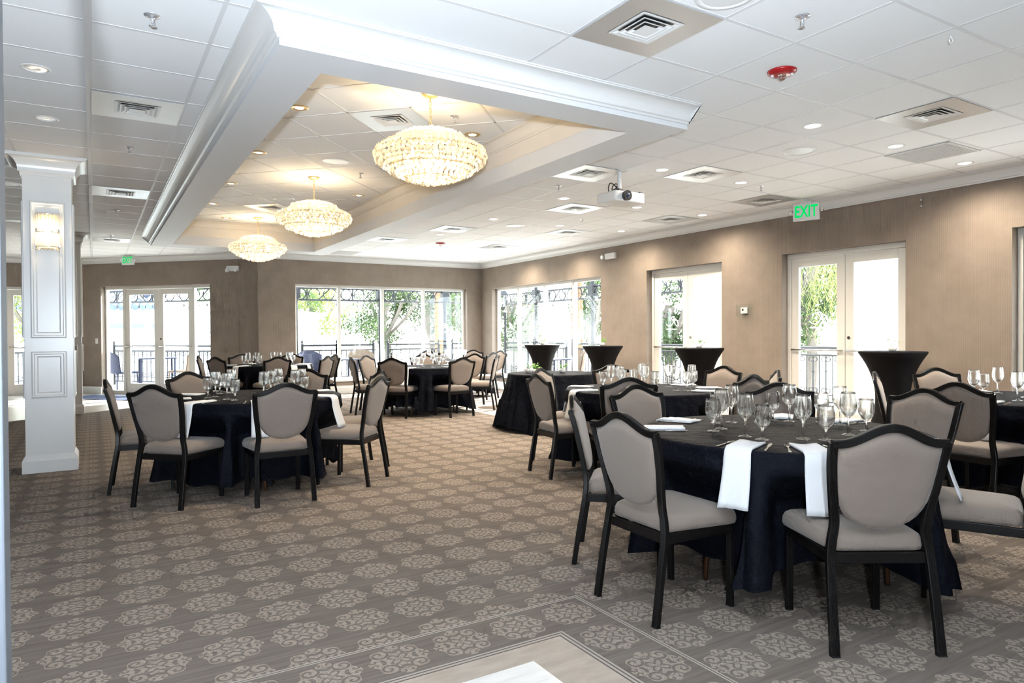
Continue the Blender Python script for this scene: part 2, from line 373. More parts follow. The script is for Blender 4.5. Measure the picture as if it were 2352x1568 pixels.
# soffit bottom ring and fascia, tray sides, tray ceiling
bm=bm_()
for a in ((SX0,TX0,SY0,SY1),(TX1,SX1,SY0,SY1),(TX0,TX1,SY0,TY0),(TX0,TX1,TY1,SY1)): box(bm,a[0],a[1],a[2],a[3],ZS,H-.001)
tag(obj('ceiling_soffit',bm,'soffit'),kind='structure')
bm=bm_()
for a in ((TX0-.06,TX0,TY0-.06,TY1+.06),(TX1,TX1+.06,TY0-.06,TY1+.06),(TX0,TX1,TY0-.06,TY0),(TX0,TX1,TY1,TY1+.06)): box(bm,a[0],a[1],a[2],a[3],H-.002,ZT+.03)
tag(obj('ceiling_tray_sides',bm,'cream'),kind='structure')
bm=bm_(); quad(bm,((TX0,TY0,ZT),(TX0,TY1,ZT),(TX1,TY1,ZT),(TX1,TY0,ZT))); tray=tag(obj('ceiling_tray',bm,'ceil'),kind='structure')
bm=bm_()
def clipseg(p,d):
    lo,hi=-99,99
    for o_,dd,a,b in ((p[0],d[0],TX0,TX1),(p[1],d[1],TY0,TY1)):
        t0,t1=(a-o_)/dd,(b-o_)/dd; lo=max(lo,min(t0,t1)); hi=min(hi,max(t0,t1))
    return lo,hi
for sgn in (1,-1):
    for k in range(-14,18):
        p=(0,3.24+.8622*k) if sgn==1 else (0,8.08+.8622*k); d=(.7071,.7071*sgn); lo,hi=clipseg(p,d)
        if hi-lo<.05: continue
        A=Vector((p[0]+d[0]*lo,p[1]+d[1]*lo,ZT-.002)); B=Vector((p[0]+d[0]*hi,p[1]+d[1]*hi,ZT-.002))
        sweep(bm,[A,B],[(-.011,-.002),(.011,-.002),(.011,.002),(-.011,.002)],(-d[1],d[0],0))
tag(obj('ceiling_tray_grid',bm,'grid',parent=tray),kind='structure')
# crown mouldings (trim)
def crown(d,z0,z1): # from the wall face outward: returns (offset into the room, z)
    P=[(0,z0),(d*.12,z0),(d*.12,z0+.12*(z1-z0)),(d*.24,z0+.16*(z1-z0)),(d*.24,z0+.24*(z1-z0))]
    for i in range(9):
        a=i/8*PI/2; P.append((d*(.24+.62*(1-math.cos(a))),z0+(z1-z0)*(.24+.62*math.sin(a))))
    P+= [(d*.93,z0+.86*(z1-z0)),(d*.93,z0+.93*(z1-z0)),(d,z0+.93*(z1-z0)),(d,z1)]
    return P
bm=bm_(); molding(bm,[(8.27,-3.5),(8.27,15.0),(3.05,15.0),(-.45,18.5),(-6,18.5),(-6,-3.5)],crown(.105,2.925,H-.001))
tag(obj('trim_1',bm,'trim'),kind='structure')
# soffit crown: left side and front (runs back-left -> front-left -> front-right), profile grows outwards
bm=bm_(); cp=[(-a,z) for a,z in crown(.150,ZS+.035,H-.001)]
molding(bm,[(SX0,SY1-.02),(SX0,SY0),(SX1,SY0)],cp)
tag(obj('trim_2',bm,'trim'),kind='structure')
bm=bm_(); molding(bm,[(TX0,TY0),(TX1,TY0),(TX1,TY1),(TX0,TY1)],crown(.08,ZT-.13,ZT-.001),closed=True)
tag(obj('trim_3',bm,'cream'),kind='structure')
# baseboards
BP=[(0,.0),(.018,.0),(.018,.135),(.012,.150),(.012,.165),(.004,.175),(0,.175)]
def base(name,segs):
    bm=bm_()
    for s in segs: molding(bm,s,BP)
    tag(obj(name,bm,'trim'),kind='structure')
def al(W,t): return (W[0][0]+math.cos(W[1])*t,W[0][1]+math.sin(W[1])*t)
base('baseboard_right',[[(8.27,a),(8.27,b)] for a,b in ((-3.5,1.75),(3.42,4.53),(6.25,7.33),(9.01,15.0))])
base('baseboard_back',[[(8.27,15),(3.05,15),al(WA,1.284)]])
base('baseboard_angled',[[al(WA,4.10),(-.45,18.5),al(WE,.25)]])
base('baseboard_entry',[[al(WE,1.21),al(WE,5.5)]])
# ---------------------------------------------------------------- windows
def place_on(name,W,label=None): 
    o=thing(name,None,None,(W[0][0],W[0][1],0),W[1],kind='structure'); return o
def swash(bm,pts,th,y): # ribbon lettering in the local xz plane
    n=len(pts)
    P=[]
    for i in range(n):
        x,z,k=pts[i]; P.append(Vector((x,y,z)))
    for i in range(n-1):
        a,b=P[i],P[i+1]; d=(b-a).normalized(); nrm=Vector((-d.z,0,d.x)); w0=th*pts[i][2]; w1=th*pts[i+1][2]
        for yy in (-.0012,.0012):
            o=Vector((0,yy,0)); bm.faces.new([bm.verts.new(q+o) for q in (a+nrm*w0,a-nrm*w0,b-nrm*w1,b+nrm*w1)])
def bez(pts,n=10):
    out=[]
    for i in range(0,len(pts)-1,3):
        a,b,c,d=[Vector(p) for p in pts[i:i+4]]
        for k in range(n+(1 if i+4>=len(pts) else 0)):
            t=k/n; out.append(a*(1-t)**3+b*3*t*(1-t)**2+c*3*t*t*(1-t)+d*t**3)
    return out
def etching(parent,x,z,y,s=1):
    bm=bm_()
    # a mirrored script capital with a long flourish, and a fine line of mirrored script beneath it
    c1=bez([(-.13,.00),(-.08,-.075),(.02,-.05),(.05,.05),(.08,.115),(.02,.13),(.00,.10),(-.01,.08),(.03,.06),(.06,.09)])
    c2=bez([(.02,.06),(.07,.00),(.12,-.05),(.15,-.045),(.17,-.03),(.14,.06),(.09,.08),(.06,.09),(.05,.04),(.10,-.02)])
    for c in (c1,c2):
        n=len(c); swash(bm,[(x-p.x*s,z+p.y*s,.45+.8*math.sin(PI*i/(n-1))) for i,p in enumerate(c)],.006*s,y)
    L=[(x+.12*s-.24*s*i/60,z-.095*s+.010*s*math.sin(i*1.9)*(1 if i%7 else 2),.5) for i in range(61)]
    swash(bm,L,.004*s,y)
    return obj('frosted_script',bm,'etch',parent=parent)
def win(name,W,t0,t1,z0,z1,mulls,logos=()):
    o=place_on(name,W); bm=bm_(); y0,y1=-.20,-.13; f=.055
    box(bm,t0,t0+f,y0,y1,z0,z1); box(bm,t1-f,t1,y0,y1,z0,z1); box(bm,t0+f,t1-f,y0,y1,z0,z0+f); box(bm,t0+f,t1-f,y0,y1,z1-f,z1)
    tag(obj('window_frame',bm,'frame',parent=o,bev=.004),kind='structure')
    for mm in mulls:
        bm=bm_(); box(bm,mm-.032,mm+.032,y0-.005,y1+.01,z0+f,z1-f); tag(obj('mullion',bm,'frame',parent=o,bev=.004),kind='structure')
    xs=[t0+f]+list(mulls)+[t1-f]
    for i in range(len(xs)-1):
        bm=bm_(); box(bm,xs[i]+.02,xs[i+1]-.02,-.170,-.164,z0+f,z1-f); p=tag(obj('window_pane',bm,'glass',parent=o),kind='structure')
        if i in logos: etching(p,(xs[i]+xs[i+1])/2,1.46,-.160,1.0)
    bm=bm_(); box(bm,t0-.02,t1+.02,-.13,.03,z0-.03,z0+.002); tag(obj('window_sill',bm,'trim',parent=o,bev=.004),kind='structure')
    return o
win('window_1',WB,.401,4.559,.30,2.412,[8.27-6.76,8.27-5.73,8.27-4.71],logos=(0,))
win('window_2',WR,yo(10.28),yo(14.46),.30,2.405,[yo(11.32),yo(12.38),yo(13.46)],logos=(3,))
def leaf(o,t0,t1,z1,logo=None,bar=True,lock=0):
    y0,y1=-.185,-.140; s=.115; bm=bm_()
    box(bm,t0,t0+s,y0,y1,.01,z1); box(bm,t1-s,t1,y0,y1,.01,z1); box(bm,t0+s,t1-s,y0,y1,.01,.25); box(bm,t0+s,t1-s,y0,y1,z1-.12,z1)
    lf=tag(obj('door_leaf',bm,'frame',parent=o,bev=.004),kind='structure')
    bm=bm_(); box(bm,t0+s-.005,t1-s+.005,-.166,-.160,.245,z1-.115); g=obj('door_glass',bm,'glass',parent=lf)
    if logo is not None: etching(lf,(t0+t1)/2,1.47,-.155,1.0)
    if bar:
        bm=bm_(); tube(bm,[(t0+.03,-.09,1.07),(t1-.03,-.09,1.07)],.011,10); 
        for t in (t0+.04,t1-.04): tube(bm,[(t,-.138,1.07),(t,-.09,1.07)],.014,8)
        obj('push_bar',bm,'steel',parent=lf,smooth=True)
    if lock:
        bm=bm_(); t=t0+.05 if lock<0 else t1-.05
        c=Matrix.Translation((t,-.136,1.24))@Matrix.Rotation(PI/2,4,'X'); bmesh.ops.create_cone(bm,cap_ends=True,segments=16,radius1=.021,radius2=.018,depth=.012,matrix=c)
        obj('door_lock',bm,'steel',parent=lf)
    return lf
def ddoor(name,W,t0,t1,z1,a=None,b=None,logo=(0,0),side=()):
    """opening t0..t1; leaves between a and b"""
    o=place_on(name,W); y0,y1=-.21,-.12; f=.05
    a=a if a is not None else t0; b=b if b is not None else t1
    bm=bm_(); box(bm,a,a+f,y0,y1,.012,z1-f*1.3); box(bm,b-f,b,y0,y1,.012,z1-f*1.3); box(bm,t0,t1,y0,y1,z1-f*1.3,z1); box(bm,t0,t1,y0-.02,y1+.02,0,.012)
    if t0<a: box(bm,t0,t0+.035,y0,y1,.012,z1-f*1.3); box(bm,t0+.035,a,y0,y1,.012,.09)
    if t1>b: box(bm,t1-.035,t1,y0,y1,.012,z1-f*1.3); box(bm,b,t1-.035,y0,y1,.012,.09)
    tag(obj('door_frame',bm,'frame',parent=o,bev=.004),kind='structure')
    m=(a+b)/2; zt=z1-f*1.3-.004
    leaf(o,a+f+.003,m-.004,zt,logo=0 if logo[0] else None,lock=1); leaf(o,m+.004,b-f-.003,zt,logo=0 if logo[1] else None)
    for (u,v) in (([(t0+.035,a)] if t0<a else [])+([(b,t1-.035)] if t1>b else [])):
        bm=bm_(); box(bm,u,v,-.166,-.160,.09,z1-f*1.3); tag(obj('sidelight_glass',bm,'glass',parent=o),kind='structure')
    return o
ddoor('door_1',WA,1.284,4.10,2.415,a=1.77,b=3.63)
ddoor('door_2',WR,yo(7.33),yo(9.01),2.405,logo=(0,1))
ddoor('door_3',WR,yo(4.531),yo(6.25),2.405,logo=(0,1))
ddoor('door_4',WR,yo(1.75),yo(3.42),2.405,logo=(0,0))
ddoor('door_5',WE,.25,1.21,2.41,a=.25,b=1.21)
# ---------------------------------------------------------------- panelled columns
def column(name,x1,y0,x0,y1):
    """x1,y0 = the corner towards the camera and the hall"""
    o=thing(name,None,None,((x0+x1)/2,(y0+y1)/2,0),0,kind='structure'); w=(x1-x0)/2; d=(y1-y0)/2
    bm=bm_(); box(bm,-w,w,-d,d,0,H-.001); tag(obj('column_shaft',bm,'trim',parent=o,bev=.004),kind='structure')
    bm=bm_()
    molding(bm,[(-w,-d),(-w,d),(w,d),(w,-d)],crown(.135,2.86,H-.0015),closed=True); tag(obj('column_cornice',bm,'trim',parent=o),kind='structure')
    bm=bm_(); molding(bm,[(-w,-d),(-w,d),(w,d),(w,-d)],[(.028,0),(.028,.115),(.020,.135),(.012,.15),(.004,.165),(0,.17)],closed=True); tag(obj('column_base',bm,'trim',parent=o),kind='structure')
    # raised picture-frame panels on all four faces
    fp=[(0,0),(0,.012),(.012,.018),(.022,.018),(.030,.008),(.046,.008),(.052,.004),(.058,0)]
    for face in range(4):
        ang=face*PI/2; hw=(w if face%2==0 else d); dd=(d if face%2==0 else w)
        for (za,zb) in ((.72,1.17),(1.30,2.62)):
            bm=bm_(); a=hw-.055; L=[(-a,za),(a,za),(a,zb),(-a,zb)]; P=[Vector(p) for p in L]; rings=[]
            for i in range(4):
                sx=1 if P[i].x<0 else -1; sz=1 if i<2 else -1
                rings.append([bm.verts.new(Matrix.Rotation(ang,3,'Z')@Vector((P[i].x+sx*u,-dd-q,P[i].y+sz*u))) for u,q in fp])
            for i in range(4):
                A,B=rings[i],rings[(i+1)%4]
                for k in range(len(fp)-1): bm.faces.new((A[k],A[k+1],B[k+1],B[k]))
            tag(obj('column_panel',bm,'trim',parent=o),kind='structure')
    return o
column('column',-.168,8.03,-.567,8.43)
column('column',-.168,13.68,-.567,14.08)
# ================================================================ CHAIRS
def reeded(w,d,n=5,g=.0022):
    """rectangular tube, the two wide faces reeded; a = width axis, b = depth axis"""
    P=[]; hw,hd=w/2,d/2
    def face(s):
        L=[]; step=(w-.006)/n
        for i in range(n):
            x0=-hw+.003+i*step
            L+=[(x0,hd-g),(x0+step*.25,hd),(x0+step*.75,hd)]
        L.append((hw-.003,hd-g))
        return L if s>0 else [(-x,-y) for x,y in L]
    return [(-hw,hd-.004)]+face(1)+[(hw,hd-.004),(hw,-hd+.004)]+face(-1)+[(-hw,-hd+.004)]
def smooth_path(pts,n=5):
    P=[Vector(p) for p in pts]; out=[]
    for i in range(len(P)-1):
        p0=P[max(i-1,0)];p1=P[i];p2=P[i+1];p3=P[min(i+2,len(P)-1)]
        for k in range(n):
            t=k/n; out.append(.5*((2*p1)+(p2-p0)*t+(2*p0-5*p1+4*p2-p3)*t*t+(3*p1-p0-3*p2+p3)*t**3))
    out.append(P[-1]); return out
ST=[(.217,-.268,0),(.213,-.238,.20),(.207,-.207,.38),(.197,-.200,.46),(.191,-.206,.52),(.200,-.220,.60),(.215,-.240,.70),(.226,-.262,.80),(.231,-.284,.875)]
def st_y(z):
    for a,b in zip(ST[:-1],ST[1:]):
        if z<=b[2]: return a[1]+(b[1]-a[1])*(z-a[2])/(b[2]-a[2])
    a,b=ST[-2:]; return b[1]+(b[1]-a[1])/(b[2]-a[2])*(z-b[2])
def crest_z(x):
    u=min(1,abs(x)/.205); return .884+.066*(.5+.5*math.cos(PI*u))
def lofted(bm,rings,cap0=True,cap1=True):
    V=[[bm.verts.new(p) for p in r] for r in rings]; n=len(V[0])
    for A,B in zip(V[:-1],V[1:]):
        for i in range(n): j=(i+1)%n; bm.faces.new((A[i],A[j],B[j],B[i]))
    if cap0: bm.faces.new(V[0][::-1])
    if cap1: bm.faces.new(V[-1])
def trap(f,r,yr,yf,rad,inset,z,n=5):
    pts=[]; C=[(-r,yr),(r,yr),(f,yf),(-f,yf)]
    q=[(-r+inset,yr+inset),(r-inset,yr+inset),(f-inset,yf-inset),(-f+inset,yf-inset)]
    rad=max(.004,rad-inset*.4); cs=[(1,1),(-1,1),(-1,-1),(1,-1)]; st=[PI,1.5*PI,0,.5*PI]
    for (x,y),(sx,sy),a0 in zip(q,cs,st):
        cx,cy=x+sx*rad,y+sy*rad
        for k in range(n): a=a0+PI/2*k/(n-1); pts.append((cx+rad*math.cos(a),cy+rad*math.sin(a),z))
    return pts
def make_chair():
    t=thing('banquet_chair','chair','chair')
    prof=reeded(.036,.028)
    for s in (-1,1):
        bm=bm_(); P=[(p.x*s,p.y,p.z) for p in smooth_path(ST,4)]; sweep(bm,P,prof,(1,0,0)); o=obj('leg',bm,'black',t)
        bm=bm_(); box(bm,s*.217-.017,s*.217+.017,-.282,-.254,0,.006); obj('foot_glide',bm,'darkplastic',o)
    for s in (-1,1):
        bm=bm_(); P=[(.206*s,.209,0),(.206*s,.207,.2),(.206*s,.205,.385)]; sweep(bm,P,reeded(.032,.026),(1,0,0)); o=obj('leg',bm,'black',t)
        bm=bm_(); box(bm,s*.206-.014,s*.206+.014,.196,.222,0,.006); obj('foot_glide',bm,'darkplastic',o)
    bm=bm_(); P=[]
    for i in range(29):
        x=-.236+.472*i/28; z=crest_z(x)-.017; P.append((x,st_y(z),z))
    sweep(bm,P,reeded(.028,.034),(0,1,0) ) ; obj('crest_rail',bm,'black',t)
    # note: a axis of the crest = depth, so reeds sit on the visible faces
    bm=bm_()
    for (x0,y0,x1,y1) in ((-.200,-.196,.200,-.196),(-.214,.205,.214,.205),(-.203,-.2,-.212,.205),(.203,-.2,.212,.205)):
        sweep(bm,[(x0,y0,.380),(x1,y1,.380)],[(-.022,-.011),(.022,-.011),(.022,.011),(-.022,.011)],(0,0,1))
    obj('seat_frame',bm,'black',t,bev=.002)
    bm=bm_(); lv=[(.012,.402),(.0,.408),(-.004,.425),(-.002,.448),(.006,.466),(.022,.478),(.05,.486),(.10,.490),(.16,.491)]
    lofted(bm,[trap(.238,.200,-.190,.238,.045,i,z,6) for i,z in lv]); obj('seat',bm,'fabric',t,smooth=True)
    # shield shaped upholstered pad
    Z=[.503,.508,.518,.532,.556,.585,.62,.66,.70,.74,.78,.82,.852]; Wd=[.02,.052,.085,.116,.146,.168,.185,.1975,.2045,.209,.2115,.213,.213]
    nu=16; bm=bm_(); fr=[];bk=[]
    def top(x): return crest_z(x)-.033
    rows=[]
    for Zi,Wi in zip(Z,Wd):
        F=[];B=[]
        for i in range(nu+1):
            u=-1+2*i/nu; x=u*Wi
            zt=top(x)
            k=(Zi-.503)/(.852-.503); z=Zi
            z=Zi+(zt-.852)*max(0,(k-.35)/.65)**1.5
            ed=max(0,1-abs(u)**5); ez=min(1,k/.10)**.5*min(1,(1-k)/.08+.0)**.5 if k<1 else 0
            th=.006+.018*(ed**.5)*max(0,ez)
            y=st_y(min(z,.95)); F.append((x,y+th,z)); B.append((x,y-th,z))
        rows.append((F,B))
    # extra rows close to the crest
    VF=[[bm.verts.new(p) for p in r[0]] for r in rows]; VB=[[bm.verts.new(p) for p in r[1]] for r in rows]
    for V in (VF,VB):
        for a,b in zip(V[:-1],V[1:]):
            for i in range(nu): bm.faces.new((a[i],a[i+1],b[i+1],b[i]))
    for i in range(nu): bm.faces.new((VF[0][i],VF[0][i+1],VB[0][i+1],VB[0][i])); bm.faces.new((VF[-1][i],VF[-1][i+1],VB[-1][i+1],VB[-1][i]))
    for a in range(len(rows)-1):
        for e in (0,nu): bm.faces.new((VF[a][e],VF[a+1][e],VB[a+1][e],VB[a][e]))
    obj('backrest',bm,'fabric',t,smooth=True)
    reg(t); return t
CH=make_chair()
TAB=dict(A=(3.30,2.50),B=(4.65,5.12),C=(6.52,2.62),D=(1.25,6.56),E=(2.75,13.15),F=(4.78,10.75),G=(6.45,13.05))
TR=.762
S='shield-back chair '
CL=[ # table, x, y, rot, label
('A',2.88,1.80,329,'with the largest back in view, square to us, nearest right table'),
('A',2.41,2.48,268,'with pale back and long seat, directly left of the largest chair'),
('A',2.68,3.13,227,'seen edge-on behind the pale-backed one, left side of the nearest right-hand table'),
('A',3.32,3.44,180,'facing us across the far left side of the nearest right-hand table'),
('A',4.16,3.07,142,'facing us straight across the glasses of the nearest right-hand table'),
('A',4.34,2.44,84,'showing above the largest chair, far right side of the nearest right table'),
('A',3.78,1.72,24,'cut by the right picture edge, only pale seat and rail in view'),
('C',5.67,2.55,266,'seen from behind at the table by the right edge, seat to its right'),
('C',6.28,3.38,207,'seen edge-on in front of the nearest and largest cocktail table'),
('C',7.17,3.45,150,'facing us across the table that the right edge cuts off'),
('B',3.95,4.64,334,'seen from behind below glasses, near left of the middle right table'),
('B',3.80,5.27,263,'fully seen from its back left, leftmost at the middle right table'),
('B',4.20,5.82,207,'with lit crest, half hidden behind the leftmost one at the middle right table'),
('B',5.10,6.00,158,'mostly hidden behind glasses at the far side of the middle right table'),
('B',5.68,5.25,93,'with warm tan back facing us, right of the middle right table glasses'),
('B',5.51,4.58,47,'turned sideways before the double door, right side of middle right table'),
('B',4.94,4.34,3,'with dark crest seen from behind, near right of the middle right table'),
('D',.59,6.04,314,'seen from behind with seat to its right, nearest left table'),
('D',1.27,5.73,0,'square to us from behind at the near side of the nearest left table'),
('D',.38,6.76,265,'seen edge-on, leftmost in the picture, at the nearest left table'),
('D',.95,7.44,206,'facing us behind the left glasses of the nearest left table'),
('D',1.80,7.33,139,'facing us behind the right glasses of the nearest left table'),
('D',1.97,6.04,47,'seen from its side under a hanging napkin, right of nearest left table'),
('D',2.22,6.68,92,'mostly hidden behind the side-on one, right of the nearest left table'),
('E',1.90,13.45,255,'seen edge-on before the double door, leftmost at the far left table'),
('E',2.04,12.85,299,'seen from behind near the double door, left of the far left table'),
('E',2.42,13.92,170,'facing us against the dark wall behind the far left table glasses'),
('E',2.63,12.37,11,'square to us from behind at the near side of the far left table'),
('E',3.22,13.70,150,'facing us beside the window edge, right of the far left table'),
('E',3.28,12.09,46,'with grey-lit back seen from behind at the right of the far left table'),
('E',3.60,12.75,95,'half hidden behind the grey-lit one at the right of the far left table'),
('F',4.17,10.30,316,'with brown back, seen from behind at the near left of the central table'),
('F',4.95,9.94,6,'with light back, seen from behind at the near right of the central table'),
('F',3.90,10.95,262,'seen nearly edge-on, leftmost at the central table'),
('F',4.28,11.45,215,'with softly lit back facing right behind the leftmost one at the central table'),
('F',5.22,11.60,165,'facing us behind the glasses of the central table'),
('F',5.85,11.22,115,'with warm brown back facing us at the far right of the central table'),
('F',5.79,10.55,53,'seen from its side, rightmost at the central table'),
('G',5.45,13.08,245,'small, at the left side of the farthest table before the back window'),
('G',6.50,14.05,180,'facing us in the middle of the far side of the farthest table'),
('G',5.70,12.42,6,'with dark crest seen from behind at the near side of the farthest table'),
('G',7.33,13.80,140,'facing us by the room corner at the farthest table'),
('G',6.72,12.20,28,'with bright back at the near right of the farthest table'),
('G',7.40,13.05,95,'rightmost at the farthest table, next to the side window')]
GRP=dict(A='chairs at the nearest right table',B='chairs at the middle right table',C='chairs at the table by the right edge',D='chairs at the nearest left table',E='chairs at the far left table',F='chairs at the central table',G='chairs at the farthest table')
CHP={k:[] for k in TAB}
for i,(tb,x,y,r,lab) in enumerate(CL):
    if i==0: CH.location=(x,y,0); CH.rotation_euler=(0,0,R(r)); c=CH; c['label']=S+lab; c['group']=GRP[tb]
    else: c=dup(CH,(x,y,0),R(r),S+lab,GRP[tb])
    c['category']='chair'; CHP[tb].append((x,y,R(r)))
# ================================================================ TABLES
WHERE=dict(A='nearest right table',B='middle right table',C='table at the right edge',D='nearest left table',E='far left table',F='central table',G='farthest table')
def make_table():
    t=thing('banquet_table','t','table'); bm=bm_(); lathe(bm,[(0,.733),(TR-.01,.733),(TR-.004,.738),(TR-.004,.752),(TR-.01,.757),(0,.757)],48); obj('tabletop',bm,'bark',t)
    for s in (-1,1):
        bm=bm_(); P=[(s*.42,-.26,.004)]+[(s*(.42-.09*k/6),-.26+.0*k,.004+.20*k/6+.10*math.sin(k/6*PI/2)) for k in range(1,7)]
        P=[(s*.46,-.27,.004),(s*.455,-.27,.10),(s*.43,-.27,.17),(s*.36,-.27,.26),(s*.33,-.27,.40),(s*.33,-.27,.70)]
        tube(bm,smooth_path(P,4),.0125,8); tube(bm,smooth_path([(p[0],-p[1],p[2]) for p in P],4),.0125,8)
        tube(bm,[(s*.33,-.27,.70),(s*.33,.27,.70)],.0125,8); obj('leg',bm,'bronze',t,smooth=True)
    reg(t); return t
TB=make_table(); CLOTH={}
def cloth(tb,R0,zt,zb,seed,chairs,fl=.10,nf=17,name='tablecloth'):
    rr=random.Random(seed); ph=[rr.uniform(0,2*PI) for _ in range(8)]; cx,cy=TABC[tb]
    fr=[nf,nf*2-5,nf+7,5,3]; am=[.036,.020,.026,.018,.012]
    def rad(th,z):
        s=max(0,(zt-z)/(zt-zb)); w=sum(a*math.sin(f*th+p+.8*s*math.sin(3*th+ph[5])) for a,f,p in zip(am,fr,ph))
        w=abs(w)*1.25-.012 if w<0 else w
        return R0+fl*s**1.25+w*min(1,s*1.9)**1.4*(.75 if s<.5 else 1)
    def bot(th): return zb+.035*math.sin(2*th+ph[6])+.030*math.sin(5*th+ph[7])+.012*math.sin(nf*th+ph[0])
    CLOTH[tb]=rad
    N=240; bm=bm_(); rings=[]; c0=bm.verts.new((0,0,zt))
    for r in (R0*.33,R0*.66,R0*.87,R0-.012): rings.append([bm.verts.new((r*math.cos(2*PI*i/N),r*math.sin(2*PI*i/N),zt)) for i in range(N)])
    rings.append([bm.verts.new((R0*math.cos(2*PI*i/N),R0*math.sin(2*PI*i/N),zt-.006)) for i in range(N)])
    K=34
    for k in range(1,K+1):
        L=[]
        for i in range(N):
            th=2*PI*i/N; b=bot(th); z=zt-.006-(zt-.006-b)*(k/K); r=rad(th,z); p=Vector((r*math.cos(th),r*math.sin(th)))
            for (qx,qy,qr) in chairs: # cloth is pushed inwards where a seat stands against it
                dx,dy=p.x+cx-qx,p.y+cy-qy; lx=dx*math.cos(qr)+dy*math.sin(qr); ly=-dx*math.sin(qr)+dy*math.cos(qr)
                fx=1-max(0,(abs(lx)-.255)/.09); fz=1 if z<.50 else max(0,1-(z-.50)/.16)
                if fx>0 and fz>0 and -.1<ly<.268:
                    push=(.268-ly)*max(0,min(1,fx))**.7*fz**.8; ly+=push
                    dx=lx*math.cos(qr)-ly*math.sin(qr); dy=lx*math.sin(qr)+ly*math.cos(qr); p=Vector((dx+qx-cx,dy+qy-cy))
            L.append(bm.verts.new((p.x,p.y,z)))
        rings.append(L)
    for i in range(N): bm.faces.new((c0,rings[0][i],rings[0][(i+1)%N]))
    for A,B in zip(rings[:-1],rings[1:]):
        for i in range(N): j=(i+1)%N; bm.faces.new((A[i],B[i],B[j],A[j]))
    o=obj(name,bm,'cloth',smooth=True); o.location=(cx,cy,0); return o
TABC=dict(TAB); TABC['H']=(5.47,7.90)
TROT=dict(A=R(-38),B=R(20),C=R(70),D=R(-62),E=R(10),F=R(15),G=R(40))
for i,(k,(x,y)) in enumerate(TAB.items()):
    lab='round folding table under the black cloth, '+WHERE[k]
    if i==0: TB.location=(x,y,0); TB.rotation_euler=(0,0,TROT[k]); TB['label']=lab; TB['group']='round banquet tables'
    else: dup(TB,(x,y,0),TROT[k],lab,'round banquet tables')
    tag(cloth(k,TR+.004,.764,.115 if k!='A' else .15,i+3,CHP[k]),'black floor-length cloth draped over the '+WHERE[k],'tablecloth','black round tablecloths')
hx,hy=TABC['H']
t=thing('display_table','round table under the bare-topped black cloth holding three small plants','table',(hx,hy,0)); bm=bm_(); lathe(bm,[(0,.733),(.60,.733),(.60,.757),(0,.757)],40); obj('tabletop',bm,'bark',t)
for s in (-1,1):
    bm=bm_(); tube(bm,[(s*.3,-.2,.002),(s*.3,-.2,.70),(s*.3,.2,.70),(s*.3,.2,.002)],.012,8); obj('leg',bm,'bronze',t,smooth=True)
tag(cloth('H',.612,.764,.025,31,[],fl=.17,nf=13),'black cloth on the display table with three potted plants, no place settings','tablecloth','black round tablecloths')
# cocktail tables with stretch covers
def make_cocktail():
    t=thing('cocktail_table','c','table'); r=.35; P=[(0,1.092),(r-.004,1.092),(r,1.088),(r,1.072)]
    for i in range(1,17):
        s=i/16; z=1.072-1.03*s; P.append((.175+(r-.175)*abs(1-2.0*min(s,.5))**2.1 if s<.5 else .175+.155*((s-.5)/.5)**2.0,z))
    bm=bm_(); lathe(bm,P,48); obj('stretch_cover',bm,'spandex',t,smooth=True)
    for k in range(4):
        a=PI/4+k*PI/2; bm=bm_(); lathe(bm,[(0,0),(.045,0),(.05,.012),(.03,.04),(0,.045)],12,.315*math.cos(a),.315*math.sin(a)); obj('foot_pocket',bm,'spandex',t,smooth=True)
    bm=bm_(); lathe(bm,[(0,.045),(.03,.045),(.03,1.06),(0,1.06)],16); obj('pole',bm,'steel',t,smooth=True)
    reg(t); return t
CK=make_cocktail(); 
CKL=[(7.73,4.38,'nearest and largest cocktail table in a flared black stretch cover, far right'),(7.50,7.07,'cocktail table in black stretch cover before the middle double door'),(7.60,9.40,'brownish-black cocktail table against the wall beside the side window'),(7.52,11.17,'farthest cocktail table in stretch cover, lit by the side window behind it')]
for i,(x,y,l) in enumerate(CKL):
    if i==0: CK.location=(x,y,0); CK['label']=l; CK['group']='cocktail tables along the right wall'
    else: dup(CK,(x,y,0),i*.7,l,'cocktail tables along the right wall')
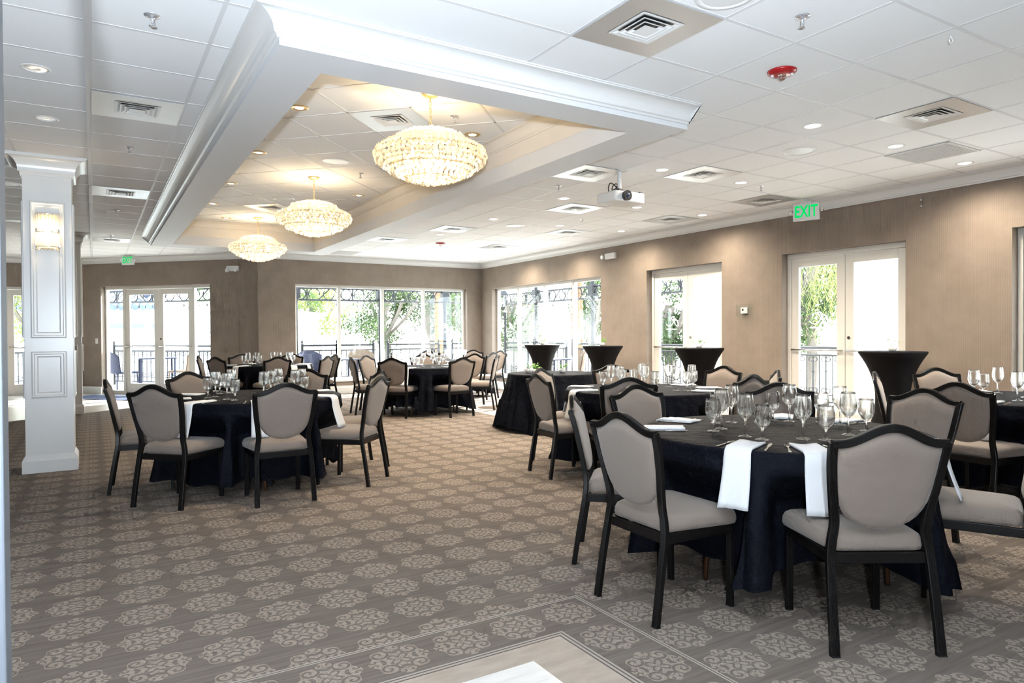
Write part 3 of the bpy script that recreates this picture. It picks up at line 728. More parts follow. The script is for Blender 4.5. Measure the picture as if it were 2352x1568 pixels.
# potted plants
def make_plant(seed,h=.09,w=.085,leggy=False):
    rr=random.Random(seed); t=thing('potted_plant','p','plant')
    bm=bm_(); lathe(bm,[(0,0),(.030,0),(.040,.012),(.046,.03),(.043,.052),(.036,.058),(.033,.056),(.038,.045),(.036,.040),(0,.040)],20); obj('pot',bm,'pot',t,smooth=True)
    bm=bm_(); lathe(bm,[(0,.041),(.036,.041),(.036,.046),(0,.049)],14); obj('soil',bm,'soil',t)
    bs=bm_(); bl=bm_()
    for i in range(9 if leggy else 26):
        a=rr.uniform(0,2*PI); e=rr.uniform(.25,1.25); L=h*rr.uniform(.6,1.1); tip=Vector((math.cos(a)*math.cos(e)*L*1.1,math.sin(a)*math.cos(e)*L*1.1,.05+math.sin(e)*L)); mid=tip*.5+Vector((0,0,.035))
        tube(bs,[(0,0,.045),tuple(mid),tuple(tip)],.0011,4)
        for k in range(3 if leggy else 5):
            c=tip+Vector((rr.uniform(-1,1),rr.uniform(-1,1),rr.uniform(-.6,.6)))*.016; d=Vector((math.cos(a+rr.uniform(-1,1)),math.sin(a+rr.uniform(-1,1)),rr.uniform(-.4,.5))).normalized(); s=d.cross(Vector((0,0,1))).normalized(); l=rr.uniform(.016,.026); q=l*.36
            up=Vector((0,0,.003)); f=[c-d*l*.5,c+s*q,c+d*l*.6,c-s*q]; m=c+up
            V=[bl.verts.new(p) for p in f]; mv=bl.verts.new(m)
            for x in range(4): bl.faces.new((V[x],V[(x+1)%4],mv))
    obj('stem',bs,'leaf',t); obj('foliage',bl,'leaf',t); reg(t); return t
PL1=make_plant(1); PL2=make_plant(2,.12,leggy=True)
def onpix(px,y,z): p=atz(px,y,z); return (p.x,p.y,z)
pls=[(PL2,(7.73,4.38,1.093),'spindly green plant in white pot on the nearest cocktail table'),
(PL1,(7.50,7.07,1.093),'bushy little plant in white pot on the cocktail table before the middle double door'),
(PL1,(7.60,9.42,1.093),'green plant in white pot on the cocktail table beside the side window'),
(PL1,(7.52,11.17,1.093),'small plant in white pot on the farthest cocktail table'),
(PL1,(5.22,8.10,.765),'bushy plant in white pot, rear of the two side by side on the display table'),
(PL1,(5.21,7.92,.765),'bushy plant in white pot, front of the two side by side on the display table'),
(PL1,(5.62,7.85,.765),'plant in white pot standing alone at the right of the display table')]
seen=set()
for pr,l,lab in pls:
    if pr.name in seen: dup(pr,l,len(lab),lab,'small potted plants')
    else: pr.location=l; pr['label']=lab; pr['group']='small potted plants'; seen.add(pr.name)
# ================================================================ PLACE SETTINGS
def goblet(h,rb,zb,rw,name):
    """outer + inner surface closed: footed stem glass"""
    o=[(0,0),(.034,0),(.036,.0015),(.033,.004),(.016,.007),(.009,.012),(.0058,.025),(.0058,zb-.014),(.009,zb-.004)]
    n=14
    for i in range(1,n+1):
        s=i/n; k=.46
        r=rb*math.sqrt(max(0,1-(1-s/k)**2)) if s<k else rb-(rb-rw)*((s-k)/(1-k))**1.7
        o.append((max(r,.009),zb+(h-zb)*s))
    inner=[(max(0,r-.0013),z+(.004 if z<h-.01 else 0)) for r,z in o[9:]][::-1]
    P=o+[(o[-1][0]-.0006,h+.0006)]+inner+[(0,zb+.006)]
    bm=bm_(); lathe(bm,P,20); ob=obj(name,bm,'stem',smooth=True); return ob
G_T=goblet(.229,.0440,.098,.0365,'wine_glass'); G_S=goblet(.180,.0430,.062,.0385,'water_goblet')
USED=set(); GL=[]
ORD=['leftmost','second','third','fourth','fifth','sixth','seventh','eighth','ninth','tenth','eleventh','twelfth']
def cloner(proto,loc,rz=0):
    if proto.name not in USED: USED.add(proto.name); c=proto
    else: c=proto.copy(); COL.objects.link(c)
    c.location=loc; c.rotation_euler=(0,0,rz); return c
ZC=.7655
gA=[(2.961,2.688,0),(3.067,2.723,1),(3.242,2.915,0),(3.34,2.886,1),(2.941,2.449,1),(2.93,2.332,0),(3.635,2.815,0),(3.666,2.717,1),(3.128,2.237,1),(3.186,2.146,0),(3.815,2.60,0),(3.773,2.449,1),(3.447,2.19,1),(3.66,2.22,0)]
gD=[(*atz(478,914,ZC)[:2],0),(*atz(495.5,911,ZC)[:2],1),(*atz(505,904,ZC)[:2],0),(*atz(522,917,ZC)[:2],1),(*atz(540.4,919,ZC)[:2],0),(1.12,6.98,1),
    (*atdepth(605,6.05),1),(*atdepth(621,6.28),1),(*atdepth(638,6.62),1),(*atdepth(639,6.20),0),(*atdepth(676.7,6.30),1),(*atdepth(692,6.55),1),(*atdepth(697.7,6.16),0)]
cB=TAB['B']; dB=.521*cB[0]+.853*cB[1]
gB=[(*atdepth(px,dB+k),t) for px,k,t in ((1385,-.10,0),(1403.6,.08,1),(1423.5,-.06,1),(1430,.12,0),(1454,.22,0),(1474,.45,1),(1481,.02,1),(1504,-.20,0),(1535,.20,1),(1553,-.25,1),(1589,.12,1),(1592,-.10,0),(1578,-.28,0))]
dd=lambda t,k: .521*TAB[t][0]+.853*TAB[t][1]+k
gE=[(*atdepth(px,dd('E',k)),t) for px,k,t in ((560,-.25,0),(569.4,-.1,1),(578,-.2,0),(590.3,.0,1),(596,-.2,0),(626.5,.35,1),(641,.2,1),(662,.1,1),(668,.35,1),(672.7,-.1,0))]
gF=[(*atdepth(px,dd('F',k)),t) for px,k,t in ((950,-.30,0),(959.4,-.40,0),(972,.1,1),(994,-.30,1),(1008,-.25,0),(1017,-.05,1),(1027.4,-.2,0),(917,.3,1),(928,.4,1),(1000,.45,1))]
gG=[(*atdepth(px,dd('G',k)),t) for px,k,t in ((1025.7,-.2,1),(1043.6,.0,1),(1060.6,.1,1),(1067,-.25,1),(985,.1,1),(938,-.1,0))]
gC=[(*atz(2235,908,ZC)[:2],1),(*atz(2262,902,ZC)[:2],0),(*atz(2291.7,902.7,ZC)[:2],1),(*atz(2337,920,ZC)[:2],1),(*atz(2356,912,ZC)[:2],0)]
gC[0]=(*atdepth(2237,dd('C',.05)),1); gC[1]=(*atdepth(2259,dd('C',.30)),0)
for k,L in dict(A=gA,B=gB,C=gC,D=gD,E=gE,F=gF,G=gG).items():
    cx,cy=TAB[k]
    for typ,pr,nm in ((1,G_T,'tall clear wine glass'),(0,G_S,'short clear water goblet')):
        S_=[]
        for x,y,t in L:
            if t!=typ: continue
            d=math.hypot(x-cx,y-cy)
            if d>.69: x=cx+(x-cx)*.69/d; y=cy+(y-cy)*.69/d
            S_.append((x,y))
        S_.sort(key=lambda p:pix((p[0],p[1],.8))[0])
        for i,(x,y) in enumerate(S_):
            c=cloner(pr,(x,y,ZC)); pos=ORD[i] if i==0 else ('rightmost' if i==len(S_)-1 else ORD[i]+' from the left')
            tag(c,'%s, %s, on the %s'%(nm,pos,WHERE[k]),'glass','stemware on the '+WHERE[k])
# napkins, forks, knives
def make_fork():
    bm=bm_(); P=[(0,0,.0015),(0,.05,.002),(0,.11,.004),(0,.135,.007),(0,.150,.004)]
    W=[.0075,.0045,.003,.008,.0115]; V=[]
    for (x,y,z),w in zip(P,W): V.append([bm.verts.new((a,y,z+b)) for a,b in ((-w,-.001),(w,-.001),(w,.001),(-w,.001))])
    for A,B in zip(V[:-1],V[1:]):
        for i in range(4): j=(i+1)%4; bm.faces.new((A[i],A[j],B[j],B[i]))
    bm.faces.new(V[0][::-1]); bm.faces.new(V[-1])
    for i in range(4):
        x=-.0105+.007*i; box(bm,x-.0015,x+.0015,.150,.198,.003,.005)
    return obj('fork',bm,'steel')
def make_knife():
    bm=bm_(); P=[(0,.0045),(.02,.0055),(.09,.004),(.10,.006),(.12,.009),(.19,.0085),(.22,.002)]; V=[]
    for y,w in P: V.append([bm.verts.new((a,y,b)) for a,b in ((-w,.001),(w,.001),(w,.004),(-w,.004))])
    for A,B in zip(V[:-1],V[1:]):
        for i in range(4): j=(i+1)%4; bm.faces.new((A[i],A[j],B[j],B[i]))
    bm.faces.new(V[0][::-1]); bm.faces.new(V[-1]); return obj('knife',bm,'steel')
FK=make_fork(); KN=make_knife()
def napkin(tb,ang,seed,L0=.22,hang=.25):
    cx,cy=TAB[tb]; rad=CLOTH[tb]; rr=random.Random(seed); er=Vector((math.cos(ang),math.sin(ang))); et=Vector((-er.y,er.x)); w=.062; tw=rr.uniform(-.05,.05)
    bm=bm_(); path=[]; R0=TR+.004
    for i in range(7): path.append((R0-.015-L0*(1-i/6),ZC+.001,0))
    path+=[(R0+.002,ZC-.002,0),(R0+.012,ZC-.014,0)]
    n=9
    for i in range(1,n+1): path.append((None,ZC-.014-hang*i/n,i/n))
    rows=[]; NW=9
    for i,(r,z,s) in enumerate(path):
        A=[];B=[]
        for k in range(NW):
            u=-1+2*k/(NW-1); x=u*w*(1+.10*max(0,.35-i/len(path)))+tw*(0 if r is None else (R0-r))*1.2
            th=ang+x/R0
            if r is None:
                base_=max(rad(th,z),rad(th+.05,z),rad(th-.05,z),R0+.010); q=base_+.012
            else: q=r
            e=.004+.003*math.cos(u*3+seed)+(.003 if r is not None else 0)
            if r is None: P=Vector((math.cos(th),math.sin(th)))*q; A.append((P.x,P.y,z)); P2=Vector((math.cos(th),math.sin(th)))*(q+.006); B.append((P2.x,P2.y,z))
            else:
                P=er*q+et*x; A.append((P.x,P.y,z)); 
                if i<7: B.append((P.x,P.y,z+e+.003))
                else: B.append((P.x+er.x*.006,P.y+er.y*.006,z+.004))
        rows.append((A,B))
    VA=[[bm.verts.new(p) for p in r[0]] for r in rows]; VB=[[bm.verts.new(p) for p in r[1]] for r in rows]
    for V in (VA,VB):
        for a,b in zip(V[:-1],V[1:]):
            for k in range(NW-1): bm.faces.new((a[k],a[k+1],b[k+1],b[k]))
    for e in (0,-1):
        for k in range(NW-1): bm.faces.new((VA[e][k],VA[e][k+1],VB[e][k+1],VB[e][k]))
        for a in range(len(rows)-1): bm.faces.new((VA[a][e],VA[a+1][e],VB[a+1][e],VB[a][e]))
    o=obj('napkin',bm,'napkin',smooth=True); o.location=(cx,cy,0); return o
ANG=dict(A=[203,229,140,104,36,3,292])
for k in 'BCDEFG': ANG[k]=[math.degrees(math.atan2(y-TAB[k][1],x-TAB[k][0]))%360 for x,y,r in CHP[k]]
ANG['D']=[218,262,180,140,62,318,12]
ANG['F']=[225,292,170,140,70,20,345]
ANG['E']=[215,292,170,110,60,322,350]
items=[]
for k,L in ANG.items():
    cx,cy=TAB[k]; N_=[];F_=[];K_=[]
    for i,a in enumerate(L):
        a=R(a); er=Vector((math.cos(a),math.sin(a))); et=Vector((-er.y,er.x))
        # clear of any chair seat standing under it
        h=.25
        N_.append((napkin(k,a,i+ord(k),.22,h),er*.7))
        c=Vector((cx,cy))
        for pr,lst,side,rz in ((FK,F_,-1,0),(KN,K_,1,0)):
            p=c+er*(.735)+et*(side*.115)
            c_=cloner(pr,(p.x,p.y,ZC+.0005),a+PI/2+R(8)*side); lst.append((c_,er*.7+et*side*.1))
    for lst,nm,cat,pl in ((N_,'white napkin draped over the table edge','napkin','napkins'),(F_,'steel fork beside a napkin','fork','forks'),(K_,'steel knife beside a napkin','knife','knives')):
        lst.sort(key=lambda q:pix((cx+q[1].x,cy+q[1].y,.77))[0])
        for i,(o_,_) in enumerate(lst):
            pos=ORD[i] if i==0 else ('rightmost' if i==len(lst)-1 else ORD[i]+' from the left')
            tag(o_,'%s, %s, %s'%(nm,pos,WHERE[k]),cat,'%s on the %s'%(pl,WHERE[k]))
# ================================================================ CEILING FIXTURES
def put(protos,name,builder,L,cat,group):
    """L: (x,y,z,rz,label)"""
    first=True
    for (x,y,z,rz,lab) in L:
        if first: p=builder(); p.location=(x,y,z); p.rotation_euler=(0,0,rz); reg(p); c=p; first=False
        else: c=dup(p,(x,y,z),rz)
        tag(c,lab,cat,group)
def b_diff():
    t=thing('air_diffuser','d','air vent'); bm=bm_(); s=.298
    for a in ((-s,s,-s,-.152),(-s,s,.152,s),(-s,-.152,-.152,.152),(.152,s,-.152,.152)): box(bm,a[0],a[1],a[2],a[3],-.007,-.0045)
    obj('mirror_panel',bm,'brushed',t)
    bm=bm_(); P=[]
    for r0,r1,z0,z1 in ((.152,.135,-.010,-.010),(.135,.112,-.010,-.001),(.116,.106,-.016,-.016),(.106,.082,-.016,-.004),(.086,.076,-.020,-.020),(.076,.052,-.020,-.006),(.054,.0,-.022,-.022)):
        A=[(-r0,-r0),(r0,-r0),(r0,r0),(-r0,r0)]; B=[(-r1,-r1),(r1,-r1),(r1,r1),(-r1,r1)]
        for i in range(4):
            j=(i+1)%4
            if r1>0: bm.faces.new([bm.verts.new(p) for p in ((*A[i],z0),(*A[j],z0),(*B[j],z1),(*B[i],z1))])
        if r1==0: bm.faces.new([bm.verts.new((*p,z0)) for p in A])
    obj('louvre',bm,'plastic',t)
    bm=bm_(); box(bm,-.133,.133,-.133,.133,-.0008,.0); obj('duct_opening',bm,'darkplastic',t); return t
hz=H-.0005; tz=ZT-.0005
put(0,0,b_diff,[(2.69,2.93,hz,0,'largest brushed metal ceiling diffuser at the top of the picture'),
(5.74,2.93,hz,0,'brushed metal ceiling diffuser near the top right corner above the slatted grille'),
(5.72,5.33,hz,0,'ceiling diffuser with a bright panel to the right of the projector'),
(4.60,5.92,hz,0,'shiny ceiling diffuser directly over the projector'),
(5.74,7.68,hz,0,'pale ceiling diffuser just below the projector'),
(7.56,5.98,hz,0,'pale ceiling diffuser left of the right-hand exit sign'),
(7.56,7.70,hz,0,'pale ceiling diffuser midway between projector and right wall'),
(6.98,9.56,hz,0,'ceiling diffuser behind the sprinkler, far right half of ceiling'),
(5.10,10.20,hz,0,'shiny ceiling diffuser right of the middle chandelier tray edge'),
(6.95,11.85,hz,0,'farthest ceiling diffuser near the room corner'),
(4.60,11.90,hz,0,'ceiling diffuser beside the tray to the right of the middle chandelier'),
(.305,5.97,hz,0,'dark reflecting ceiling diffuser between column and soffit, nearest of the left aisle'),
(.300,9.55,hz,0,'mirror-bright ceiling diffuser, second of the left aisle'),
(.290,14.35,hz,0,'small ceiling diffuser, third of the left aisle'),
(2.42,6.09,tz,PI/4,'ceiling diffuser inside the tray beside the nearest chandelier chain'),
(2.42,11.24,tz,PI/4,'ceiling diffuser inside the tray behind the middle chandelier')],'air vent','ceiling air diffusers')
def b_grille():
    t=thing('return_grille','g','air vent'); bm=bm_(); s=.298
    for a in ((-s,s,-s,-s+.025),(-s,s,s-.025,s),(-s,-s+.025,-s,s),(s-.025,s,-s,s)): box(bm,*a,-.008,-.003)
    obj('grille_frame',bm,'plastic',t); bm=bm_()
    for i in range(26): y=-s+.03+i*.0215; box(bm,-s+.025,s-.025,y,y+.013,-.007,-.004)
    obj('slat',bm,'plastic',t); bm=bm_(); box(bm,-s+.02,s-.02,-s+.02,s-.02,-.0025,-.001); obj('duct_opening',bm,'darkplastic',t); return t
put(0,0,b_grille,[(6.98,3.57,hz,0,'grey slatted return grille in the ceiling at upper right'),(4.53,14.25,hz,0,'slatted return grille at the far end beside the chandelier tray')],'air vent','slatted return grilles')
def b_spr():
    t=thing('sprinkler','s','sprinkler'); bm=bm_(); lathe(bm,[(0,-.012),(.018,-.012),(.040,-.004),(.042,0),(0,0)],20); obj('escutcheon',bm,'chrome',t,smooth=True)
    bm=bm_(); lathe(bm,[(0,-.058),(.017,-.058),(.017,-.055),(.005,-.053),(.004,-.03),(.009,-.026),(.010,-.012),(0,-.012)],14); obj('sprinkler_head',bm,'chrome',t,smooth=True)
    bm=bm_(); box(bm,-.010,-.007,-.002,.002,-.053,-.02); box(bm,.007,.010,-.002,.002,-.053,-.02); obj('yoke',bm,'chrome',t)
    bm=bm_(); lathe(bm,[(0,-.05),(.0018,-.05),(.0018,-.028),(0,-.028)],8); obj('glass_bulb',bm,'red',t); return t
put(0,0,b_spr,[(.29,4.19,hz,0,'chrome sprinkler head, nearest one at upper left'),(.30,7.22,hz,0,'chrome sprinkler head between two diffusers of the left aisle'),(.29,10.91,hz,0,'small sprinkler head beyond the mirror-bright diffuser, left aisle'),
(.28,13.7,hz,0,'farthest sprinkler head of the left aisle'),(3.34,2.39,hz,0,'chrome sprinkler head at the top right of the picture'),(6.78,5.41,hz,0,'sprinkler head between projector and right-hand exit sign'),(4.68,6.59,hz,0,'sprinkler head left of the projector'),(6.34,8.31,hz,0,'small sprinkler head below the projector'),
(2.87,5.7,tz,0,'sprinkler head in the tray right of the nearest chain'),(2.87,8.31,tz,0,'sprinkler head in the tray right of the middle chandelier')],'sprinkler','ceiling sprinkler heads')
def b_down(warm=True):
    t=thing('downlight','d','light'); bm=bm_(); lathe(bm,[(.060,-.0005),(.063,-.005),(.082,-.004),(.086,0)],28); obj('trim_ring',bm,'plastic',t,smooth=True)
    bm=bm_(); lathe(bm,[(0,-.002),(.061,-.002),(.061,-.0005),(0,-.0005)],24); obj('lens',bm,'lens',t); return t
names=['first','second','third','fourth','fifth','sixth']
DL=[]
for iy,y in enumerate((3.61,5.40,7.18,9.0,10.86,12.7)):
    for ix,x in enumerate((5.18,6.42,7.69)):
        if (ix,iy)==(2,1): continue
        DL.append((x,y,hz,0,'round lit downlight, %s from the tray side in the %s row right of the tray'%(names[ix],['nearest','second','third','fourth','fifth','farthest'][iy])))
put(0,0,b_down,DL,'light','lit downlights over the right side')
def b_downg():
    t=thing('downlight','d','light'); bm=bm_(); lathe(bm,[(.038,.0),(.045,-.006),(.060,-.004),(.064,-.007),(.080,-.003),(.084,0)],28); obj('trim_ring',bm,'gold',t,smooth=True)
    bm=bm_(); lathe(bm,[(0,-.004),(.037,-.004),(.037,-.0005),(0,-.0005)],24); obj('lens',bm,'lens',t); return t
put(0,0,b_downg,[(x,y,tz,0,'gold-ringed downlight in the tray, %s'%l) for x,y,l in ((1.58,6.18,'nearest on its left side'),(1.58,7.92,'second on its left side'),(1.58,9.72,'third on its left side'),(1.58,11.34,'farthest on its left side'),(3.29,6.13,'right of the nearest chandelier'),(3.30,9.63,'right of the middle chandelier'),(1.97,12.61,'left of the farthest chandelier chain'))],'light','gold-ringed downlights in the tray')
def b_downo():
    t=thing('downlight','d','light'); bm=bm_(); lathe(bm,[(.066,.0),(.069,-.005),(.082,-.004),(.086,0)],28); obj('trim_ring',bm,'plastic',t,smooth=True)
    bm=bm_(); lathe(bm,[(0,-.001),(.02,-.001),(.035,-.003),(.066,-.0008)],24); obj('reflector',bm,'chrome',t,smooth=True); return t
put(0,0,b_downo,[(-.30,5.4,hz,0,'chrome recessed downlight above left, nearer of the pair over the column'),(-.30,6.6,hz,0,'chrome recessed downlight above left, farther of the pair over the column')],'light','recessed downlights by the column')
def b_spk():
    t=thing('ceiling_speaker','s','speaker'); bm=bm_(); lathe(bm,[(.125,-.003),(.130,-.009),(.155,-.006),(.162,0)],36); obj('trim_ring',bm,'plastic',t,smooth=True)
    bm=bm_(); lathe(bm,[(0,-.005),(.08,-.0055),(.126,-.004),(.126,-.001),(0,-.001)],36); obj('speaker_grille',bm,'plastic',t)
    return t
put(0,0,b_spk,[(5.79,4.18,hz,0,'large round white ceiling speaker near the upper right'),(2.79,2.44,hz,0,'white ceiling speaker cut off by the top edge'),(-.83,9.64,hz,0,'round ceiling speaker left of the near column, nearer of two'),(-1.02,12.7,hz,0,'round ceiling speaker left of the near column, farther of two'),
(2.43,7.89,tz,0,'white ceiling speaker inside the tray between the chandeliers'),(2.42,10.43,tz,0,'ceiling speaker inside the tray left of the middle chandelier'),(5.80,9.4,hz,0,'faint round ceiling speaker on the far right half')],'speaker','round ceiling speakers')
def b_strobe():
    t=thing('fire_strobe','s','fire alarm'); bm=bm_(); lathe(bm,[(0,-.030),(.045,-.030),(.075,-.022),(.092,-.010),(.094,0),(0,0)],36); b=obj('alarm_base',bm,'red',t,smooth=True)
    bm=bm_(); lathe(bm,[(0,-.062),(.012,-.060),(.022,-.052),(.026,-.040),(.026,-.029),(0,-.029)],20); obj('strobe_lens',bm,'stem',t,smooth=True)
    text('lettering','FIRE',.024,'white',t,(-.062,0,-.0275),(PI,0,PI/2)); text('lettering','FIRE',.024,'white',t,(.062,0,-.0275),(PI,0,-PI/2)); return t
put(0,0,b_strobe,[(3.92,2.96,hz,R(-50),'round red fire strobe on the ceiling at upper right'),(5.67,11.88,hz,R(-50),'small red fire strobe far back on the ceiling')],'fire alarm','red fire strobes')
bm=bm_()
for k in range(14):
    a=k/14*1.7*PI
    p=(.018*math.cos(a),0,-.028+.018*math.sin(a)); 
tube(bm,[(0,0,0),(0,0,-.008)]+[(.018*math.sin(a*1.6*PI/10),0,-.026+.018*math.cos(a*1.6*PI/10)) for a in range(11)],.004,8)
o=obj('ceiling_hook',bm,'plastic',smooth=True); o.location=(4.31,2.10,hz); tag(o,'small white curled hook on the ceiling at far upper right','hook')
# ---------------------------------------------------------------- chandeliers
def b_chand():
    t=thing('chandelier','c','chandelier')   # origin on the tray ceiling
    bm=bm_(); lathe(bm,[(0,-.035),(.02,-.035),(.035,-.028),(.055,-.026),(.062,-.016),(.072,-.012),(.074,0),(0,0)],28); obj('canopy',bm,'gold',t,smooth=True)
    bm=bm_(); z=-.035; i=0
    while z>-.30:
        ps=[]
        for k in range(10):
            a=2*PI*k/10; u=.011*math.cos(a); w=.019*math.sin(a); ps.append((u if i%2 else 0,0 if i%2 else u,z-.016+w))
        tube(bm,ps,.0026,5,closed=True); z-=.029; i+=1
    obj('chain',bm,'gold',t,smooth=True)
    bm=bm_()
    for r,z in ((.15,-.33),(.30,-.40),(.43,-.50),(.33,-.62),(.18,-.70)): tube(bm,[(r*math.cos(2*PI*k/32),r*math.sin(2*PI*k/32),z) for k in range(32)],.005,6,closed=True)
    for k in range(8):
        a=2*PI*k/8; tube(bm,[(r*math.cos(a),r*math.sin(a),z) for r,z in ((.01,-.30),(.15,-.33),(.30,-.40),(.43,-.50),(.33,-.62),(.18,-.70),(.02,-.73))],.003,5)
    obj('ring_frame',bm,'gold',t,smooth=True)
    for k in range(6):
        a=2*PI*k/6+.3; bm=bm_(); lathe(bm,[(0,-.022),(.012,-.018),(.017,0),(.012,.018),(.006,.03),(0,.03)],12,.20*math.cos(a),.20*math.sin(a),-.54); obj('bulb',bm,'bulb',t,smooth=True)
    rr=random.Random(3)
    def octo(bm,c,n,s,up):
        n=n.normalized(); a=up.cross(n).normalized(); b=n.cross(a); tw=rr.uniform(-.25,.25); r=s
        rim=[bm.verts.new(c+(a*math.cos(2*PI*k/8+.39)+b*math.sin(2*PI*k/8+.39))*r) for k in range(8)]
        f=bm.verts.new(c+n*r*.38); g=bm.verts.new(c-n*r*.38)
        for k in range(8): bm.faces.new((rim[k],rim[(k+1)%8],f)); bm.faces.new((rim[(k+1)%8],rim[k],g))
    tiers=[(.10,-.315,.6),(.165,-.335,.5),(.235,-.350,.4),(.285,-.375,.3),(.315,-.410,.2),(.345,-.445,.2),(.415,-.455,.5),(.455,-.485,.1),(.470,-.525,0),(.458,-.566,-.1),(.425,-.590,-.3),(.385,-.612,-.1),(.350,-.648,-.2),(.290,-.668,-.4),(.245,-.695,-.3),(.180,-.715,-.5),(.115,-.735,-.7),(.045,-.745,-1)]
    for ti,(r,z,tilt) in enumerate(tiers):
        bm=bm_(); n=max(4,int(2*PI*r/.050))
        for k in range(n):
            a=2*PI*(k+.5*(ti%2))/n; c=Vector((r*math.cos(a),r*math.sin(a),z)); nr=Vector((math.cos(a)+rr.uniform(-.35,.35),math.sin(a)+rr.uniform(-.35,.35),tilt+rr.uniform(-.3,.3)))
            octo(bm,c,nr,.0245,Vector((0,0,1)) if abs(tilt)<.7 else Vector((math.sin(a),-math.cos(a),.3)))
        tag(obj('crystal_tier',bm,'crystal',t),kind='stuff')
    return t
CHL=[(2.43,5.27,'nearest and largest crystal chandelier hanging in the lit ceiling tray'),(2.43,8.82,'middle crystal chandelier hanging in the lit ceiling tray'),(2.43,12.32,'farthest and smallest crystal chandelier hanging in the lit ceiling tray')]
put(0,0,b_chand,[(x,y,tz,i*.4,l) for i,(x,y,l) in enumerate(CHL)],'chandelier','crystal chandeliers in the tray')
# wall sconce
t=thing('wall_sconce','crystal wall sconce glowing on the near white column','wall lamp',(-.367,8.03,2.33))
bm=bm_(); box(bm,-.085,.085,-.020,-.001,-.165,.165); obj('back_plate',bm,'gold',t,bev=.004)
for zi,z in enumerate((.165,-.01,-.15)):
    bm=bm_(); 
    tube(bm,[(.10*math.cos(PI+PI*k/12),-.018-.075*math.sin(PI*k/12),z) for k in range(13)],.004,6); obj('bracket_ring',bm,'chrome',t,smooth=True)
for row,(z0,z1) in enumerate(((.02,.165),(-.15,-.012))):
    bm=bm_()
    for k in range(11):
        a=PI*k/10; x=-.10*math.cos(a); y=-.018-.075*math.sin(a); lathe(bm,[(0,z0),(.006,z0+.004),(.008,z0+.02),(.008,z1-.01),(.004,z1),(0,z1)],6,x,y)
    tag(obj('crystal_row',bm,'crystal',t),kind='stuff')
bm=bm_()
for k in range(9):
    a=PI*k/8; lathe(bm,[(0,-.19),(.011,-.178),(.011,-.172),(0,-.16)],8,-.09*math.cos(a),-.018-.07*math.sin(a))
tag(obj('crystal_drop',bm,'crystal',t),kind='stuff')
for z in (.09,-.08):
    bm=bm_(); lathe(bm,[(0,z-.03),(.011,z-.022),(.013,z),(.008,z+.025),(0,z+.03)],12,0,-.045); obj('bulb',bm,'bulb',t,smooth=True)
# ---------------------------------------------------------------- projector
t=thing('projector','white ceiling-hung projector with a round black lens','projector',(4.83,5.66,0)); PZ=2.70
bm=bm_(); lathe(bm,[(0,PZ+.16),(.022,PZ+.16),(.022,H-.006),(.07,H-.006),(.07,H-.0005),(0,H-.0005)],20,.0,.02); obj('ceiling_mount',bm,'plastic',t,smooth=False)
bm=bm_(); box(bm,-.05,.05,-.03,.07,PZ+.125,PZ+.155)
for s in (-1,1):
    for q in (-1,1): tube(bm,[(0,.02,PZ+.14),(s*.13,.02+q*.09,PZ+.112)],.007,6)
obj('mount_bracket',bm,'darkplastic',t)
bm=bm_(); box(bm,-.205,.205,-.15,.15,PZ-.005,PZ+.105); b=obj('projector_body',bm,'plastic',t,bev=.018)
bm=bm_(); c=Matrix.Translation((-.06,-.165,PZ+.052))@Matrix.Rotation(PI/2,4,'X'); bmesh.ops.create_cone(bm,cap_ends=True,segments=32,radius1=.050,radius2=.054,depth=.05,matrix=c); L=obj('lens_barrel',bm,'darkplastic',t)
bm=bm_(); bmesh.ops.create_uvsphere(bm,u_segments=24,v_segments=12,radius=.036,matrix=Matrix.Translation((-.06,-.176,PZ+.052))@Matrix.Diagonal((1,.5,1,1))); obj('lens_glass',bm,simple('coated_lens',(.02,.04,.09),.05,0,spec=1),L,smooth=True)
for k in range(3):
    bm=bm_(); x=-.12+.05*k; tube(bm,smooth_path([(x,.05,PZ+.105),(x-.02,.03,PZ+.17),(x+.03+.02*k,.05,PZ+.22),(.0,.03,PZ+.16+.02*k)],5),.006,6); obj('cable',bm,'darkplastic',t,smooth=True)
for s in ((-.17,-.12),(.17,-.12)):
    bm=bm_(); box(bm,s[0]-.018,s[0]+.018,s[1]-.018,s[1]+.018,PZ+.105,PZ+.118); obj('mounting_foot',bm,'darkplastic',t)
# ---------------------------------------------------------------- exit signs
def exit_sign(loc,rz,w,lab):
    t=thing('exit_sign',lab,'exit sign',loc,rz,'exit signs'); h=w*.66
    bm=bm_(); box(bm,-w/2,w/2,-.022,.022,-h,0); obj('sign_box',bm,'plastic',t,bev=.004)
    bm=bm_(); box(bm,-.07,.07,-.03,.03,0,loc[2]*0+.018); lathe(bm,[(0,.018),(.012,.018),(.012,H-.0015-loc[2]),(0,H-.0015-loc[2])],10); obj('ceiling_bracket',bm,'plastic',t)
    text('lettering','EXIT',h*.98,'greenletters',t,(0,-.0235,-h*.50),(PI/2,0,0),.001,.66)
    for s in (-1,1):
        bm=bm_(); c=Matrix.Translation((s*(w/2+.03),-.01,-h*.42)); bmesh.ops.create_uvsphere(bm,u_segments=16,v_segments=8,radius=.027,matrix=c); box(bm,min(s*w/2,s*(w/2+.03)),max(s*w/2,s*(w/2+.03)),-.008,.008,-h*.5,-h*.34); obj('emergency_lamp',bm,'chrome',t,smooth=True)
    return t
exit_sign((7.93,5.62,2.985),R(-71),.33,'exit sign with green letters hanging by the right wall')
q=al(WA,3.03); exit_sign((q[0]-.25,q[1]-.25,3.03),R(-45),.29,'small exit sign with green letters above the angled left double door')
